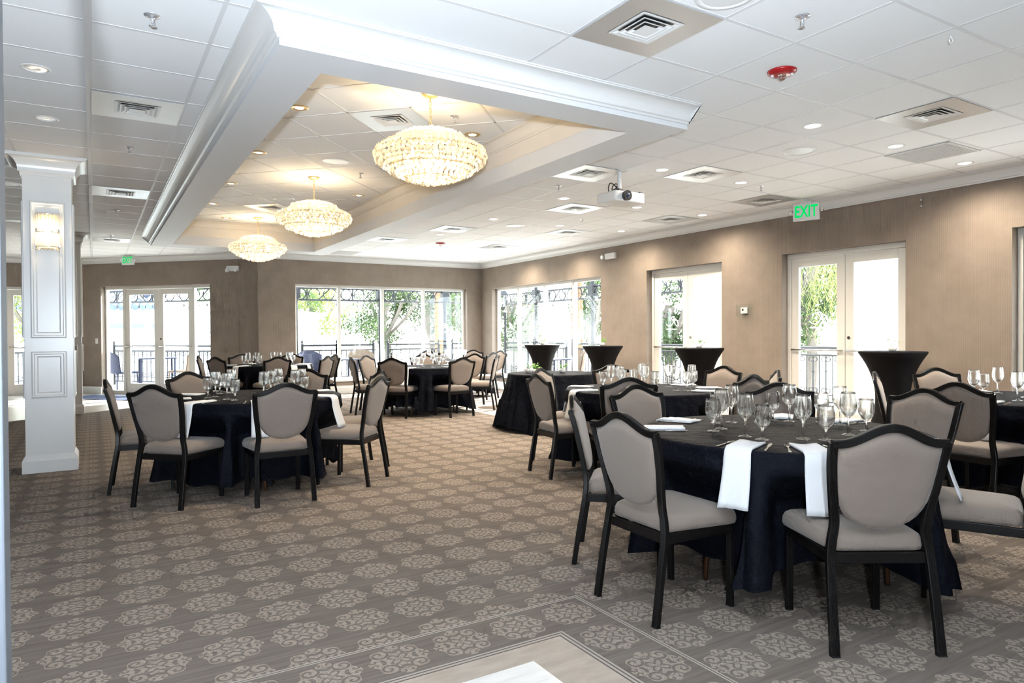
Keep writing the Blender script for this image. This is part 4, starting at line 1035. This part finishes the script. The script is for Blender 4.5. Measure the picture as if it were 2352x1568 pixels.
# emergency light units
def emer(loc,rz,lab,heads):
    t=thing('emergency_light',lab,'emergency light',loc,rz); bm=bm_(); box(bm,-.14,.14,-.06,0,-.055,.055); obj('battery_box',bm,'plastic',t,bev=.008)
    for x,z in heads:
        bm=bm_(); c=Matrix.Translation((x,-.075,z))@Matrix.Rotation(PI/2,4,'X'); bmesh.ops.create_cone(bm,cap_ends=True,segments=20,radius1=.034,radius2=.042,depth=.04,matrix=c); obj('lamp_head',bm,'plastic',t)
        bm=bm_(); c=Matrix.Translation((x,-.096,z))@Matrix.Rotation(PI/2,4,'X'); bmesh.ops.create_cone(bm,cap_ends=True,segments=20,radius1=.03,radius2=.03,depth=.004,matrix=c); obj('lamp_lens',bm,'chrome',t)
emer((8.268,9.95,2.75),R(-90),'white emergency light high on the right wall between windows',[(-.18,-.01)])
q=al(WA,.70); emer((q[0],q[1],2.725),R(-45),'white emergency light on the dark angled wall beside the chandelier',[(-.10,-.04),(.10,-.04)])
# thermostat in a clear guard
t=thing('thermostat','thermostat in a clear guard on the wall between double doors','thermostat',(8.268,6.885,1.64),R(-90))
bm=bm_(); box(bm,-.06,.06,-.03,0,-.045,.045); obj('thermostat_body',bm,'plastic',t,bev=.004)
bm=bm_(); box(bm,-.035,-.005,-.032,-.03,-.005,.025); obj('display',bm,'darkplastic',t)
bm=bm_()
for a in ((-.115,.115,-.07,-.066,-.085,.085),(-.115,-.111,-.066,0,-.085,.085),(.111,.115,-.066,0,-.085,.085),(-.115,.115,-.066,0,.081,.085),(-.115,.115,-.066,0,-.085,-.081)): box(bm,*a)
obj('clear_guard',bm,'glass',t)
bm=bm_(); lathe(bm,[(0,-.01),(.01,-.01),(.01,.0),(0,0)],10,0,-.075,-.09); obj('guard_lock',bm,'chrome',t)
q=al(WA,4.22); t=thing('light_switch','white wall switch beside the angled left double door','switch',(q[0],q[1],1.20),R(-45)); bm=bm_(); box(bm,-.035,.035,-.006,.001,-.058,.058); obj('switch_plate',bm,'plastic',t,bev=.002); bm=bm_(); box(bm,-.008,.008,-.012,-.006,-.015,.015); obj('toggle',bm,'plastic',t)
for i,z in enumerate((2.85,2.78)):
    bm=bm_(); bmesh.ops.create_uvsphere(bm,u_segments=12,v_segments=8,radius=.011); o=obj('wall_plug',bm,'plastic',smooth=True); o.location=(8.262,4.345,z); tag(o,'tiny white wall plug high on the right wall, %s of two'%('upper','lower')[i],'plug','tiny white wall plugs')
# entrance mat, floor speck
c=al(WA,2.95); n=Vector((-.7071,-.7071)); d=Vector((-.7071,.7071)); cc=Vector(c)+n*.68
P=[cc+d*a+n*b for a,b in ((-1.15,-.46),(1.15,-.46),(1.15,.46),(-1.15,.46))]
tag(slab('entrance_mat',[tuple(p) for p in P],.007,.017,'mat'),'navy entrance mat on the tiles inside the angled double door','mat')
# ================================================================ OUTDOORS
def slab2(name,x0,x1,y0,y1,z0,z1,mat,kind='structure'):
    bm=bm_(); box(bm,x0,x1,y0,y1,z0,z1); return tag(obj(name,bm,mat),kind=kind)
slab2('ground_patio',8.53,11.2,-4,18.4,-.12,-.01,'deck'); slab2('ground_patio',-6,8.53,18.8,21.5,-.12,-.01,'deck')
slab('ground_patio',[(3.2,15.26),(8.53,15.26),(8.53,18.8),(-.2,18.8)],-.12,-.01,'deck')['kind']='structure'
bm=bm_(); quad(bm,((-70,-40,-.6),(110,-40,-.6),(110,120,-.6),(-70,120,-.6))); tag(obj('ground',bm,'ground'),kind='structure')
def ring(bm,c,ax,r,th,n=18,a0=0,a1=2*PI):
    cl=abs(a1-a0-2*PI)<.01; N=n if cl else n+1
    tube(bm,[(c[0]+ax[0]*r*math.cos(a0+(a1-a0)*k/n),c[1]+ax[1]*r*math.cos(a0+(a1-a0)*k/n),c[2]+r*math.sin(a0+(a1-a0)*k/n)) for k in range(N)],th,5,closed=cl)
def railing(A,B,label,newels=True,zt=1.04):
    A=Vector(A);B=Vector(B);L=(B-A).length;d=(B-A)/L
    t=thing('patio_railing',label,'railing',(A.x,A.y,0),0,'iron patio railings'); P=lambda s,z:(d.x*s,d.y*s,z)
    for z,r in ((zt,.028),(zt-.13,.020),(.10,.018),(.22,.012)):
        bm=bm_(); tube(bm,[P(0,z),P(L,z)],r,6); obj('rail',bm,'iron',t)
    n=max(2,int(L/.24)); st=L/n; bm=bm_()
    for k in range(n): 
        s=st*(k+.5); tube(bm,[P(s,.10),P(s,zt-.13)],.012,5); c=P(s,zt-.22); 
        for q in (-1,1): ring(bm,(c[0]+d.x*q*.042,c[1]+d.y*q*.042,zt-.20),(d.x,d.y),.040,.009,12)
        for q in (-1,1): ring(bm,(c[0]+d.x*q*.042,c[1]+d.y*q*.042,.30),(d.x,d.y),.040,.009,10)
        tube(bm,[P(s-.03,.60),P(s,.66),P(s+.03,.60)],.006,4); tube(bm,[P(s+st/2,.10),P(s+st/2,zt-.13)],.011,5)
    obj('scroll_balusters',bm,'iron',t)
    for s in (0,L):
        bm=bm_(); p=P(s,0); box(bm,p[0]-.028,p[0]+.028,p[1]-.028,p[1]+.028,0,zt+.04); lathe(bm,[(0,zt+.04),(.035,zt+.045),(.02,zt+.06),(.034,zt+.09),(.02,zt+.12),(.006,zt+.15),(0,zt+.16)],10,p[0],p[1]); obj('newel_post',bm,'iron',t)
    return t
YB2=17.5
for a,b,l in ((4.49,5.38,'first'),(5.38,6.36,'second'),(6.77,8.27,'third'),(8.70,9.70,'fourth')):
    railing((a,YB2),(b,YB2),'wrought iron railing beyond the back window, %s section from the left'%l)
for a,b,l in ((13.0,14.6,'nearest'),(14.9,16.5,'middle'),(16.8,18.1,'farthest')): railing((10.8,a),(10.8,b),'wrought iron railing outside the side window, %s section'%l)
railing((10.8,9.3),(10.8,12.4),'wrought iron railing outside the middle double door'); railing((10.8,5.9),(10.8,8.9),'pale-lit iron railing outside the nearest glazed double door')
def frieze(A,B,label,z0=2.20,z1=2.50):
    A=Vector(A);B=Vector(B);L=(B-A).length;d=(B-A)/L
    t=thing('pergola_frieze',label,'pergola',(A.x,A.y,0),0,'iron pergola friezes'); P=lambda s,z:(d.x*s,d.y*s,z); ax=(d.x,d.y); zm=(z0+z1)/2; r=(z1-z0)/2-.012
    for z in (z0,z1): 
        bm=bm_(); p=P(0,z); tube(bm,[P(0,z),P(L,z)],.026,6); obj('frieze_beam',bm,'iron',t)
    bm=bm_(); s=r+.02
    while s<L-r:
        c=P(s,zm); ring(bm,c,ax,r,.016,20); tube(bm,[P(s-r,zm),P(s+r,zm)],.006,4); tube(bm,[P(s,zm-r),P(s,zm+r)],.006,4)
        tube(bm,[P(s+r+.03,z0),P(s+r+.03,z1)],.022,5)
        s2=s+2*r+.07
        for sg in (1,-1):
            if s2>L-r: break
            pts=[P(s2+r*math.cos(a),zm+sg*r*math.sin(a)) for a in [PI*k/10*1.15-.2 for k in range(12)]]; tube(bm,pts,.015,5); pts=[P(s2+r+2*r*k/8-.02,zm-sg*r*(1-2*k/8)*.95) for k in range(9)]; tube(bm,pts,.015,5); s2+=2*r+.10
        s=s2+r*.6
    obj('scrollwork',bm,'iron',t)
    k=.35
    while k<L:
        bm=bm_(); p=P(k,0); lathe(bm,[(0,z0-.16),(.018,z0-.13),(.020,z0-.11),(.008,z0-.07),(.004,z0-.01),(0,z0-.01)],8,p[0],p[1]); obj('hanging_bulb',bm,'darkplastic',t); k+=.72
    return t
frieze((4.30,YB2),(6.50,YB2),'scrolled iron frieze beyond the left half of the back window'); frieze((6.62,YB2),(9.7,YB2),'scrolled iron frieze beyond the right half of the back window')
frieze((10.8,13.0),(10.8,19.4),'scrolled iron frieze outside the side window'); frieze((10.8,9.2),(10.8,12.6),'scrolled iron frieze seen through the middle double door')
def post(x,y,label):
    bm=bm_(); lathe(bm,[(0,-.01),(.11,-.01),(.11,.05),(.085,.09),(.065,.20),(.055,.5),(.050,2.15),(.08,2.2),(.08,2.24)],14); box(bm,-.09,.09,-.09,.09,2.24,2.56); lathe(bm,[(.05,2.56),(.05,2.9),(0,2.9)],12)
    o=obj('pergola_post',bm,'iron'); o.location=(x,y,0); tag(o,label,'post','iron pergola posts')
post(4.34,YB2,'dark iron post at the left edge of the back window'); post(6.56,YB2,'dark iron post in the middle of the back window'); post(8.47,YB2,'grey-lit iron post near the right end of the back window')
post(10.8,16.35,'iron post outside the side window, left of middle'); post(10.8,13.75,'iron post outside the side window, at its right')
# lantern on a post
t=thing('street_lantern','glass lantern on a scrolled iron post outside the side window','lantern',(9.62,16.22,0))
bm=bm_(); tube(bm,[(0.0,-.12,-.01),(0,-.12,1.9)],.032,8); tube(bm,smooth_path([(0,-.12,1.75),(0,.06,1.72),(0,.09,1.86),(0,-.02,1.90),(0,-.03,1.82),(0,.03,1.80)],5),.017,6); obj('lantern_post',bm,'iron',t)
bm=bm_(); lathe(bm,[(0,1.95),(.05,1.96),(.09,2.03),(.10,2.05),(.0,2.05)],6); lathe(bm,[(.17,2.36),(.16,2.39),(.09,2.50),(.03,2.56),(0,2.58)],6); lathe(bm,[(0,2.36),(.17,2.36)],6)
for k in range(6):
    a=2*PI*k/6; tube(bm,[(.10*math.cos(a),.10*math.sin(a),2.05),(.15*math.cos(a),.15*math.sin(a),2.36)],.010,5)
obj('lantern_cage',bm,'iron',t); bm=bm_(); lathe(bm,[(.095,2.05),(.145,2.36)],6); obj('lantern_glass',bm,'glass',t)
# stucco piers outside the right-hand leaves of the doors
slab2('wall_pier',9.45,9.75,7.70,9.02,-.02,3.4,'stucco'); slab2('wall_pier',9.45,9.75,3.2,6.00,-.02,3.4,'stucco')
# patio furniture
def wicker(loc,rz,lab,mat='wicker'):
    t=thing('patio_chair',lab,'chair',loc,rz,'outdoor patio chairs')
    bm=bm_(); box(bm,-.27,.27,-.25,.27,.38,.43); obj('seat',bm,mat,t,bev=.02)
    bm=bm_(); P=[]
    for k in range(9):
        u=-1+2*k/8; a=u*1.25; P.append([(.31*math.sin(a),-.28+.16*(1-math.cos(a)),.40),(.35*math.sin(a),-.36+.18*(1-math.cos(a)),.93-.12*u*u)])
    for off in (0,.025):
        V=[[bm.verts.new((p[0],p[1]+off,p[2])) for p in q] for q in P]
        for a,b in zip(V[:-1],V[1:]): bm.faces.new((a[0],b[0],b[1],a[1]))
    obj('backrest',bm,mat,t)
    for x in (-.24,.24):
        for y in (-.22,.24):
            bm=bm_(); tube(bm,[(x,y,.40),(x*1.08,y*1.08,-.008)],.016,6); obj('leg',bm,mat,t)
    return t
wicker((9.55,14.35,0),R(110),'pale wicker chair outside the side window, left one'); wicker((9.5,12.9,0),R(60),'pale wicker chair outside the side window, between cocktail tables'); wicker((9.7,12.05,0),R(80),'pale wicker chair outside the side window, nearer one')
wicker((4.55,16.5,0),R(200),'blue-grey sling chair outside the left end of the back window','slate'); wicker((5.75,16.6,0),R(170),'light sling chair outside the back window, left of the central table','wicker')
def ptable(loc,lab,h=.74,r=.42,mat='slate'):
    t=thing('patio_table',lab,'table',loc); bm=bm_(); box(bm,-r,r,-r,r,h-.03,h); obj('tabletop',bm,mat,t,bev=.004)
    for x in (-1,1):
        for y in (-1,1): bm=bm_(); box(bm,x*(r-.05)-.02,x*(r-.05)+.02,y*(r-.05)-.02,y*(r-.05)+.02,-.008,h-.03); obj('leg',bm,mat,t)
ptable((*atdepth(360,17.3),0),'square patio table outside the angled double door',.76,.42); wicker((*atdepth(281,17.0),0),R(-70),'patio stool chair left of the table outside the angled door','slate'); wicker((*atdepth(418,17.5),0),R(70),'patio chair right of the table outside the angled door','wicker')
ptable((5.1,16.45,0),'slatted patio table outside the back window',.72,.40); ptable((9.6,13.6,0),'patio table between wicker chairs outside the side window',.70,.38)
railing(atdepth(262,18.4),atdepth(375,17.9),'iron railing outside the angled double door, left half'); railing(atdepth(375,17.9),atdepth(486,17.4),'iron railing outside the angled double door, right half')
frieze(atdepth(248,18.4),atdepth(492,17.4),'scrolled iron frieze outside the angled double door')
railing((-3.2,20.6),(-.7,20.6),'iron railing outside the far left doorway')
# neighbouring building with a tile roof
vx,vy=atdepth(245,29); bx=thing('villa','white villa with blue-grey tiled roof and blue awning, outside the left door','building',(vx,vy,0),-YAW)
bm=bm_(); box(bm,-4,2.35,0,5,-.6,2.62); box(bm,2.35,8,1.0,6,-.6,2.35); obj('facade',bm,'stucco',bx)
bm=bm_()
for k in range(22):
    x=-4+k*.30
    for s_ in range(4):
        if x>2.45-.28*s_: continue
        y=-.35+s_*.42; z=2.50+s_*.22; tube(bm,[(x,y,z),(x,y+.44,z+.22)],.15,6)
obj('roof_tiles',bm,'rooftile',bx)
bm=bm_(); box(bm,-4,2.1,-.9,0,1.62,1.80); obj('awning',bm,'awning',bx)
bm=bm_()
for x in (3.2,4.3): box(bm,x,x+.06,.93,1.0,.2,1.5); box(bm,x,x+.8,.93,1.0,1.44,1.5)
obj('window_surround',bm,'ground',bx)
# satellite dish
t=thing('satellite_dish','grey satellite dish on the villa roof line','satellite dish',(*atdepth(335,29.3),2.95),R(20)); bm=bm_(); lathe(bm,[(0,.0),(.15,.025),(.28,.075),(.34,.11)],20); 
bmesh.ops.rotate(bm,verts=bm.verts,cent=(0,0,0),matrix=Matrix.Rotation(R(60),3,'X')); obj('dish',bm,'slate',t); bm=bm_(); tube(bm,[(0,0,0),(0,.1,-.5)],.02,6); obj('mast',bm,'slate',t)
# ---------------------------------------------------------------- trees
def leafcloud(bm,c,rad,n,size,rr,flat=1):
    for i in range(n):
        v=Vector((rr.gauss(0,1),rr.gauss(0,1),rr.gauss(0,1))).normalized()*rr.random()**.4
        p=Vector(c)+Vector((v.x*rad[0],v.y*rad[1],v.z*rad[2])); a=Vector((rr.gauss(0,1),rr.gauss(0,1),rr.gauss(0,1)*flat)).normalized(); b=a.cross(Vector((rr.random(),rr.random(),1))).normalized(); s=size*rr.uniform(.6,1.3)
        bm.faces.new([bm.verts.new(q) for q in (p-a*s,p+b*s*.5,p+a*s,p-b*s*.5)])
def tree(x,y,h,rad,mat,label,seed,n=4500,size=.075,trunk=.16):
    rr=random.Random(seed); t=thing('tree',label,'tree',(x,y,-.6),0,'trees beyond the patio')
    bm=bm_(); P=smooth_path([(0,0,0),(.15,.05,h*.3),(-.1,.1,h*.55),(.1,0,h*.8)],4); tube(bm,P,trunk,7)
    for k in range(4):
        a=rr.uniform(0,2*PI); tube(bm,smooth_path([(0,.05,h*.40),(math.cos(a)*rad*.4,math.sin(a)*rad*.4,h*.6),(math.cos(a)*rad*.7,math.sin(a)*rad*.7,h*.8)],4),trunk*.45,5)
    obj('trunk',bm,'bark',t); bm=bm_()
    for k in range(13):
        a=rr.uniform(0,2*PI); q=rr.uniform(0,.7)*rad; leafcloud(bm,(q*math.cos(a),q*math.sin(a),h*rr.uniform(.35,1.0)),(rad*.42,rad*.42,h*.13),n//13,size,rr)
    obj('crown',bm,mat,t); return t
tree(11.5,30,4.3,2.5,'oak','leafy oak beyond the back window, between the first two mullions',1)
tree(14.2,31,4.5,2.2,'oak','leafy tree beyond the middle of the back window',2)
tree(17.4,33,4.2,2.3,'oak','tree beyond the right end of the back window',3)
tree(8.9,33,4.0,2.4,'bright','yellow-green tree beyond the left end of the back window',4)
tree(*atdepth(1178,31),4.2,1.5,'oak','tree outside the side window, at its left',5,3000)
tree(*atdepth(1362,27),4.0,1.2,'oak','tree outside the side window, at its right',8,2600)
tree(*atdepth(1534,21),3.4,.85,'oak','round green tree seen through the middle double door',6,4500,.055)
tree(*atdepth(1600,22),4.3,.5,'oak','narrow green tree seen between the middle door leaves',7,2200,.055)
tree(*atdepth(1862,18.5),4.6,1.45,'oak','dark green tree seen through the left leaf of the nearest glazed double door',9,6000,.062)
tree(-2.0,31.5,5.0,1.6,'bright','tree seen through the far left doorway',10,2500)
def palm(x,y,h,label,seed,tr=.20,fr=26,L=1.7,trunkmat='palmbark'):
    rr=random.Random(seed); t=thing('palm_tree',label,'palm',(x,y,-.6),0,'palms beyond the patio'); bm=bm_(); P=[]
    k=0; z=0
    while z<h: P.append((tr*(1.0+(.16 if k%2 else 0)),z)); z+=.10; k+=1
    lathe(bm,P+[(0,h)],14); obj('trunk',bm,trunkmat,t); bm=bm_()
    for i in range(fr):
        a=2*PI*i/fr+rr.uniform(-.2,.2); e=rr.uniform(-.2,1.1); ln=L*rr.uniform(.8,1.15); ps=[]
        for k in range(9):
            s=k/8; r=ln*s*math.cos(e*.6); zz=h+ln*(math.sin(e)*s-1.05*s*s); ps.append(Vector((r*math.cos(a),r*math.sin(a),zz)))
        for k in range(8):
            p,q=ps[k],ps[k+1]; d=(q-p).normalized(); sd=d.cross(Vector((0,0,1))).normalized()
            for m in range(7):
                c=p+(q-p)*(m/7)
                for sg in (-1,1):
                    tip=c+sd*sg*ln*.22*(1-.5*k/8)+d*.12*ln-Vector((0,0,.10*ln)); bm.faces.new([bm.verts.new(w_) for w_ in (c,c+d*.022,tip)])
    obj('crown',bm,'frond',t); return t
palm(13.1,27.5,6.4,'tall palm with diamond-patterned trunk beyond the back window',1,.24)
palm(16.9,30,3.0,'low palm beyond the right side of the back window',2,.16,22,1.5)
palm(12.3,16.4,5.2,'palm with bare tan trunk outside the side window',3,.16)
palm(3.45,18.9,3.5,'palm with drooping fronds right of the angled double door',4,.10,30,1.6)
palm(4.75,21.3,3.6,'palm with drooping fronds at the left edge of the back window',5,.12,30,1.5)
# weeping yellow-green fronds close to the near glazed door
rr=random.Random(12); t=thing('weeping_tree','yellow-green weeping fronds hanging outside the nearest glazed double door','tree',(13.5,8.55,-.6)); bm=bm_()
for i in range(260):
    x=rr.gauss(0,.42); y=rr.gauss(0,.42); z=rr.uniform(2.9,4.3); L=rr.uniform(.5,1.5); dx=rr.uniform(-.2,.2); ph=rr.random()
    for k in range(16):
        zz=z-L*(k+ph)/16; c=Vector((x+dx*k/16,y,zz)); a=rr.uniform(0,2*PI); q=rr.uniform(.03,.06)
        bm.faces.new([bm.verts.new(w_) for w_ in (c,c-Vector((0,0,.025)),c+Vector((math.cos(a)*q,math.sin(a)*q,-rr.uniform(.06,.16))))])
obj('hanging_foliage',bm,'bright',t); bm=bm_(); tube(bm,smooth_path([(0,-.5,0),(0,-.4,2.0),(0,-.2,3.6),(0,0,4.3)],4),.09,7); obj('trunk',bm,'bark',t)
# ================================================================ LIGHT
w=bpy.data.worlds.new('sky'); sc.world=w; w.use_nodes=True; nt=w.node_tree; nt.nodes.clear()
out=nt.nodes.new('ShaderNodeOutputWorld'); bg=nt.nodes.new('ShaderNodeBackground'); tc=nt.nodes.new('ShaderNodeTexCoord'); sp=nt.nodes.new('ShaderNodeSeparateXYZ'); mr=nt.nodes.new('ShaderNodeMapRange'); mx=nt.nodes.new('ShaderNodeMix'); mx.data_type='RGBA'
nt.links.new(tc.outputs['Generated'],sp.inputs[0]); nt.links.new(sp.outputs[2],mr.inputs[0]); mr.inputs[1].default_value=-.1; mr.inputs[2].default_value=.8
nt.links.new(mr.outputs[0],mx.inputs[0]); mx.inputs[6].default_value=(1,1,1,1); mx.inputs[7].default_value=(.80,.90,1,1); 
dt=nt.nodes.new('ShaderNodeVectorMath'); dt.operation='DOT_PRODUCT'; nt.links.new(tc.outputs['Generated'],dt.inputs[0]); dt.inputs[1].default_value=(.70,.71,0)
m3=nt.nodes.new('ShaderNodeMapRange'); nt.links.new(dt.outputs['Value'],m3.inputs[0]); m3.inputs[1].default_value=-.9; m3.inputs[2].default_value=.7
m4=nt.nodes.new('ShaderNodeMix'); m4.data_type='RGBA'; m4.blend_type='MULTIPLY'; m4.inputs[0].default_value=1; m5=nt.nodes.new('ShaderNodeMix'); m5.data_type='RGBA'
nt.links.new(m3.outputs[0],m5.inputs[0]); m5.inputs[6].default_value=(.74,.87,1,1); m5.inputs[7].default_value=(1,.975,.94,1)
nt.links.new(mx.outputs[2],m4.inputs[6]); nt.links.new(m5.outputs[2],m4.inputs[7]); nt.links.new(m4.outputs[2],bg.inputs[0]); bg.inputs[1].default_value=SKY; nt.links.new(bg.outputs[0],out.inputs[0])
def light(typ,name,loc,rot,energy,col,**k):
    d=bpy.data.lights.new(name,typ); d.energy=energy; d.color=col
    for a,b in k.items(): setattr(d,a,b)
    o=bpy.data.objects.new(name,d); COL.objects.link(o); o.location=loc; o.rotation_euler=rot; return o
def portal(name,W,t0,t1,z0,z1,y=-.255):
    o=light('AREA',name,(0,0,0),(0,0,0),1,(1,1,1),shape='RECTANGLE',size=t1-t0,size_y=z1-z0); o.data.cycles.is_portal=True
    c=Matrix.Translation((W[0][0],W[0][1],0))@Matrix.Rotation(W[1],4,'Z')@Matrix.Translation(((t0+t1)/2,y,(z0+z1)/2))@Matrix.Rotation(PI/2,4,'X')
    o.matrix_world=c@Matrix.Rotation(PI,4,'X') if False else c
    # area lights shine along local -Z: turn it to face the room (+y of the wall frame)
    return o
portal('daylight_portal',WB,.4,4.56,.3,2.41); portal('daylight_portal',WR,yo(10.28),yo(14.46),.3,2.41); portal('daylight_portal',WR,yo(7.33),yo(9.01),0,2.41); portal('daylight_portal',WR,yo(4.53),yo(6.25),0,2.41); portal('daylight_portal',WR,yo(1.75),yo(3.42),0,2.41)
portal('daylight_portal',WA,1.284,4.1,0,2.41); portal('daylight_portal',WE,.25,1.21,0,2.41)
d=Vector((-.78,-.33,-.62)).normalized()
sun=light('SUN','sun',(20,20,20),(0,0,0),SUN,(1,.96,.88),angle=R(.6)); sun.rotation_euler=d.to_track_quat('-Z','Y').to_euler()
for i,(x,y,z,rz,l) in enumerate(DL): light('SPOT','downlight_beam',(x,y,H-.012),(0,0,0),DLW*(1 if x<7.5 else .8),(1,.87,.70),spot_size=R(158),spot_blend=1,shadow_soft_size=.08)
for x,y in ((1.58,6.18),(1.58,7.92),(1.58,9.72),(1.58,11.34),(3.29,6.13),(3.29,7.9),(3.30,9.63)): light('SPOT','downlight_beam',(x,y,ZT-.015),(0,0,0),DLW*.6,(1,.80,.55),spot_size=R(70),spot_blend=1,shadow_soft_size=.05)
for x,y,l in CHL:
    for k in range(3):
        a=2*PI*k/3+.5; light('POINT','chandelier_glow',(x+.13*math.cos(a),y+.13*math.sin(a),ZT-.54),(0,0,0),CHW/3,(1,.76,.46),shadow_soft_size=.05)
light('POINT','sconce_glow',(-.367,7.975,2.34),(0,0,0),3.5,(1,.80,.52),shadow_soft_size=.02)
light('POINT','camera_flash',(-.27,-.47,1.36),(0,0,0),FLASH,(.80,.90,1.0),shadow_soft_size=.06)
fd=Vector((math.sin(R(10))*math.cos(R(50)),math.cos(R(10))*math.cos(R(50)),math.sin(R(50))))
light('SPOT','camera_flash_head',(-.27,-.47,1.40),fd.to_track_quat('-Z','Y').to_euler(),FL2,(.78,.89,1.0),spot_size=R(150),spot_blend=1,shadow_soft_size=.06)
# ================================================================ CAMERA
cd=bpy.data.cameras.new('camera'); cam=bpy.data.objects.new('camera',cd); COL.objects.link(cam); sc.camera=cam
cd.sensor_fit='HORIZONTAL'; cd.sensor_width=36; cd.lens=36*FPX/2352; cd.clip_start=.05; cd.clip_end=400
m=Matrix((RT,UP,-FW)).transposed().to_4x4(); m.translation=CAM; cam.matrix_world=m
vs=sc.view_settings; sc.display_settings.display_device='sRGB'; vs.view_transform='Standard'; vs.look='None'; vs.gamma=1; vs.use_curve_mapping=False; vs.exposure=EXPO
cy=sc.cycles; cy.max_bounces=8; cy.diffuse_bounces=2; cy.glossy_bounces=2; cy.transmission_bounces=8; cy.transparent_max_bounces=10; cy.caustics_reflective=False; cy.caustics_refractive=False; cy.sample_clamp_indirect=6; cy.use_denoising=True; cy.blur_glossy=.5; cy.use_adaptive_sampling=True; cy.adaptive_threshold=.08; cy.adaptive_min_samples=12
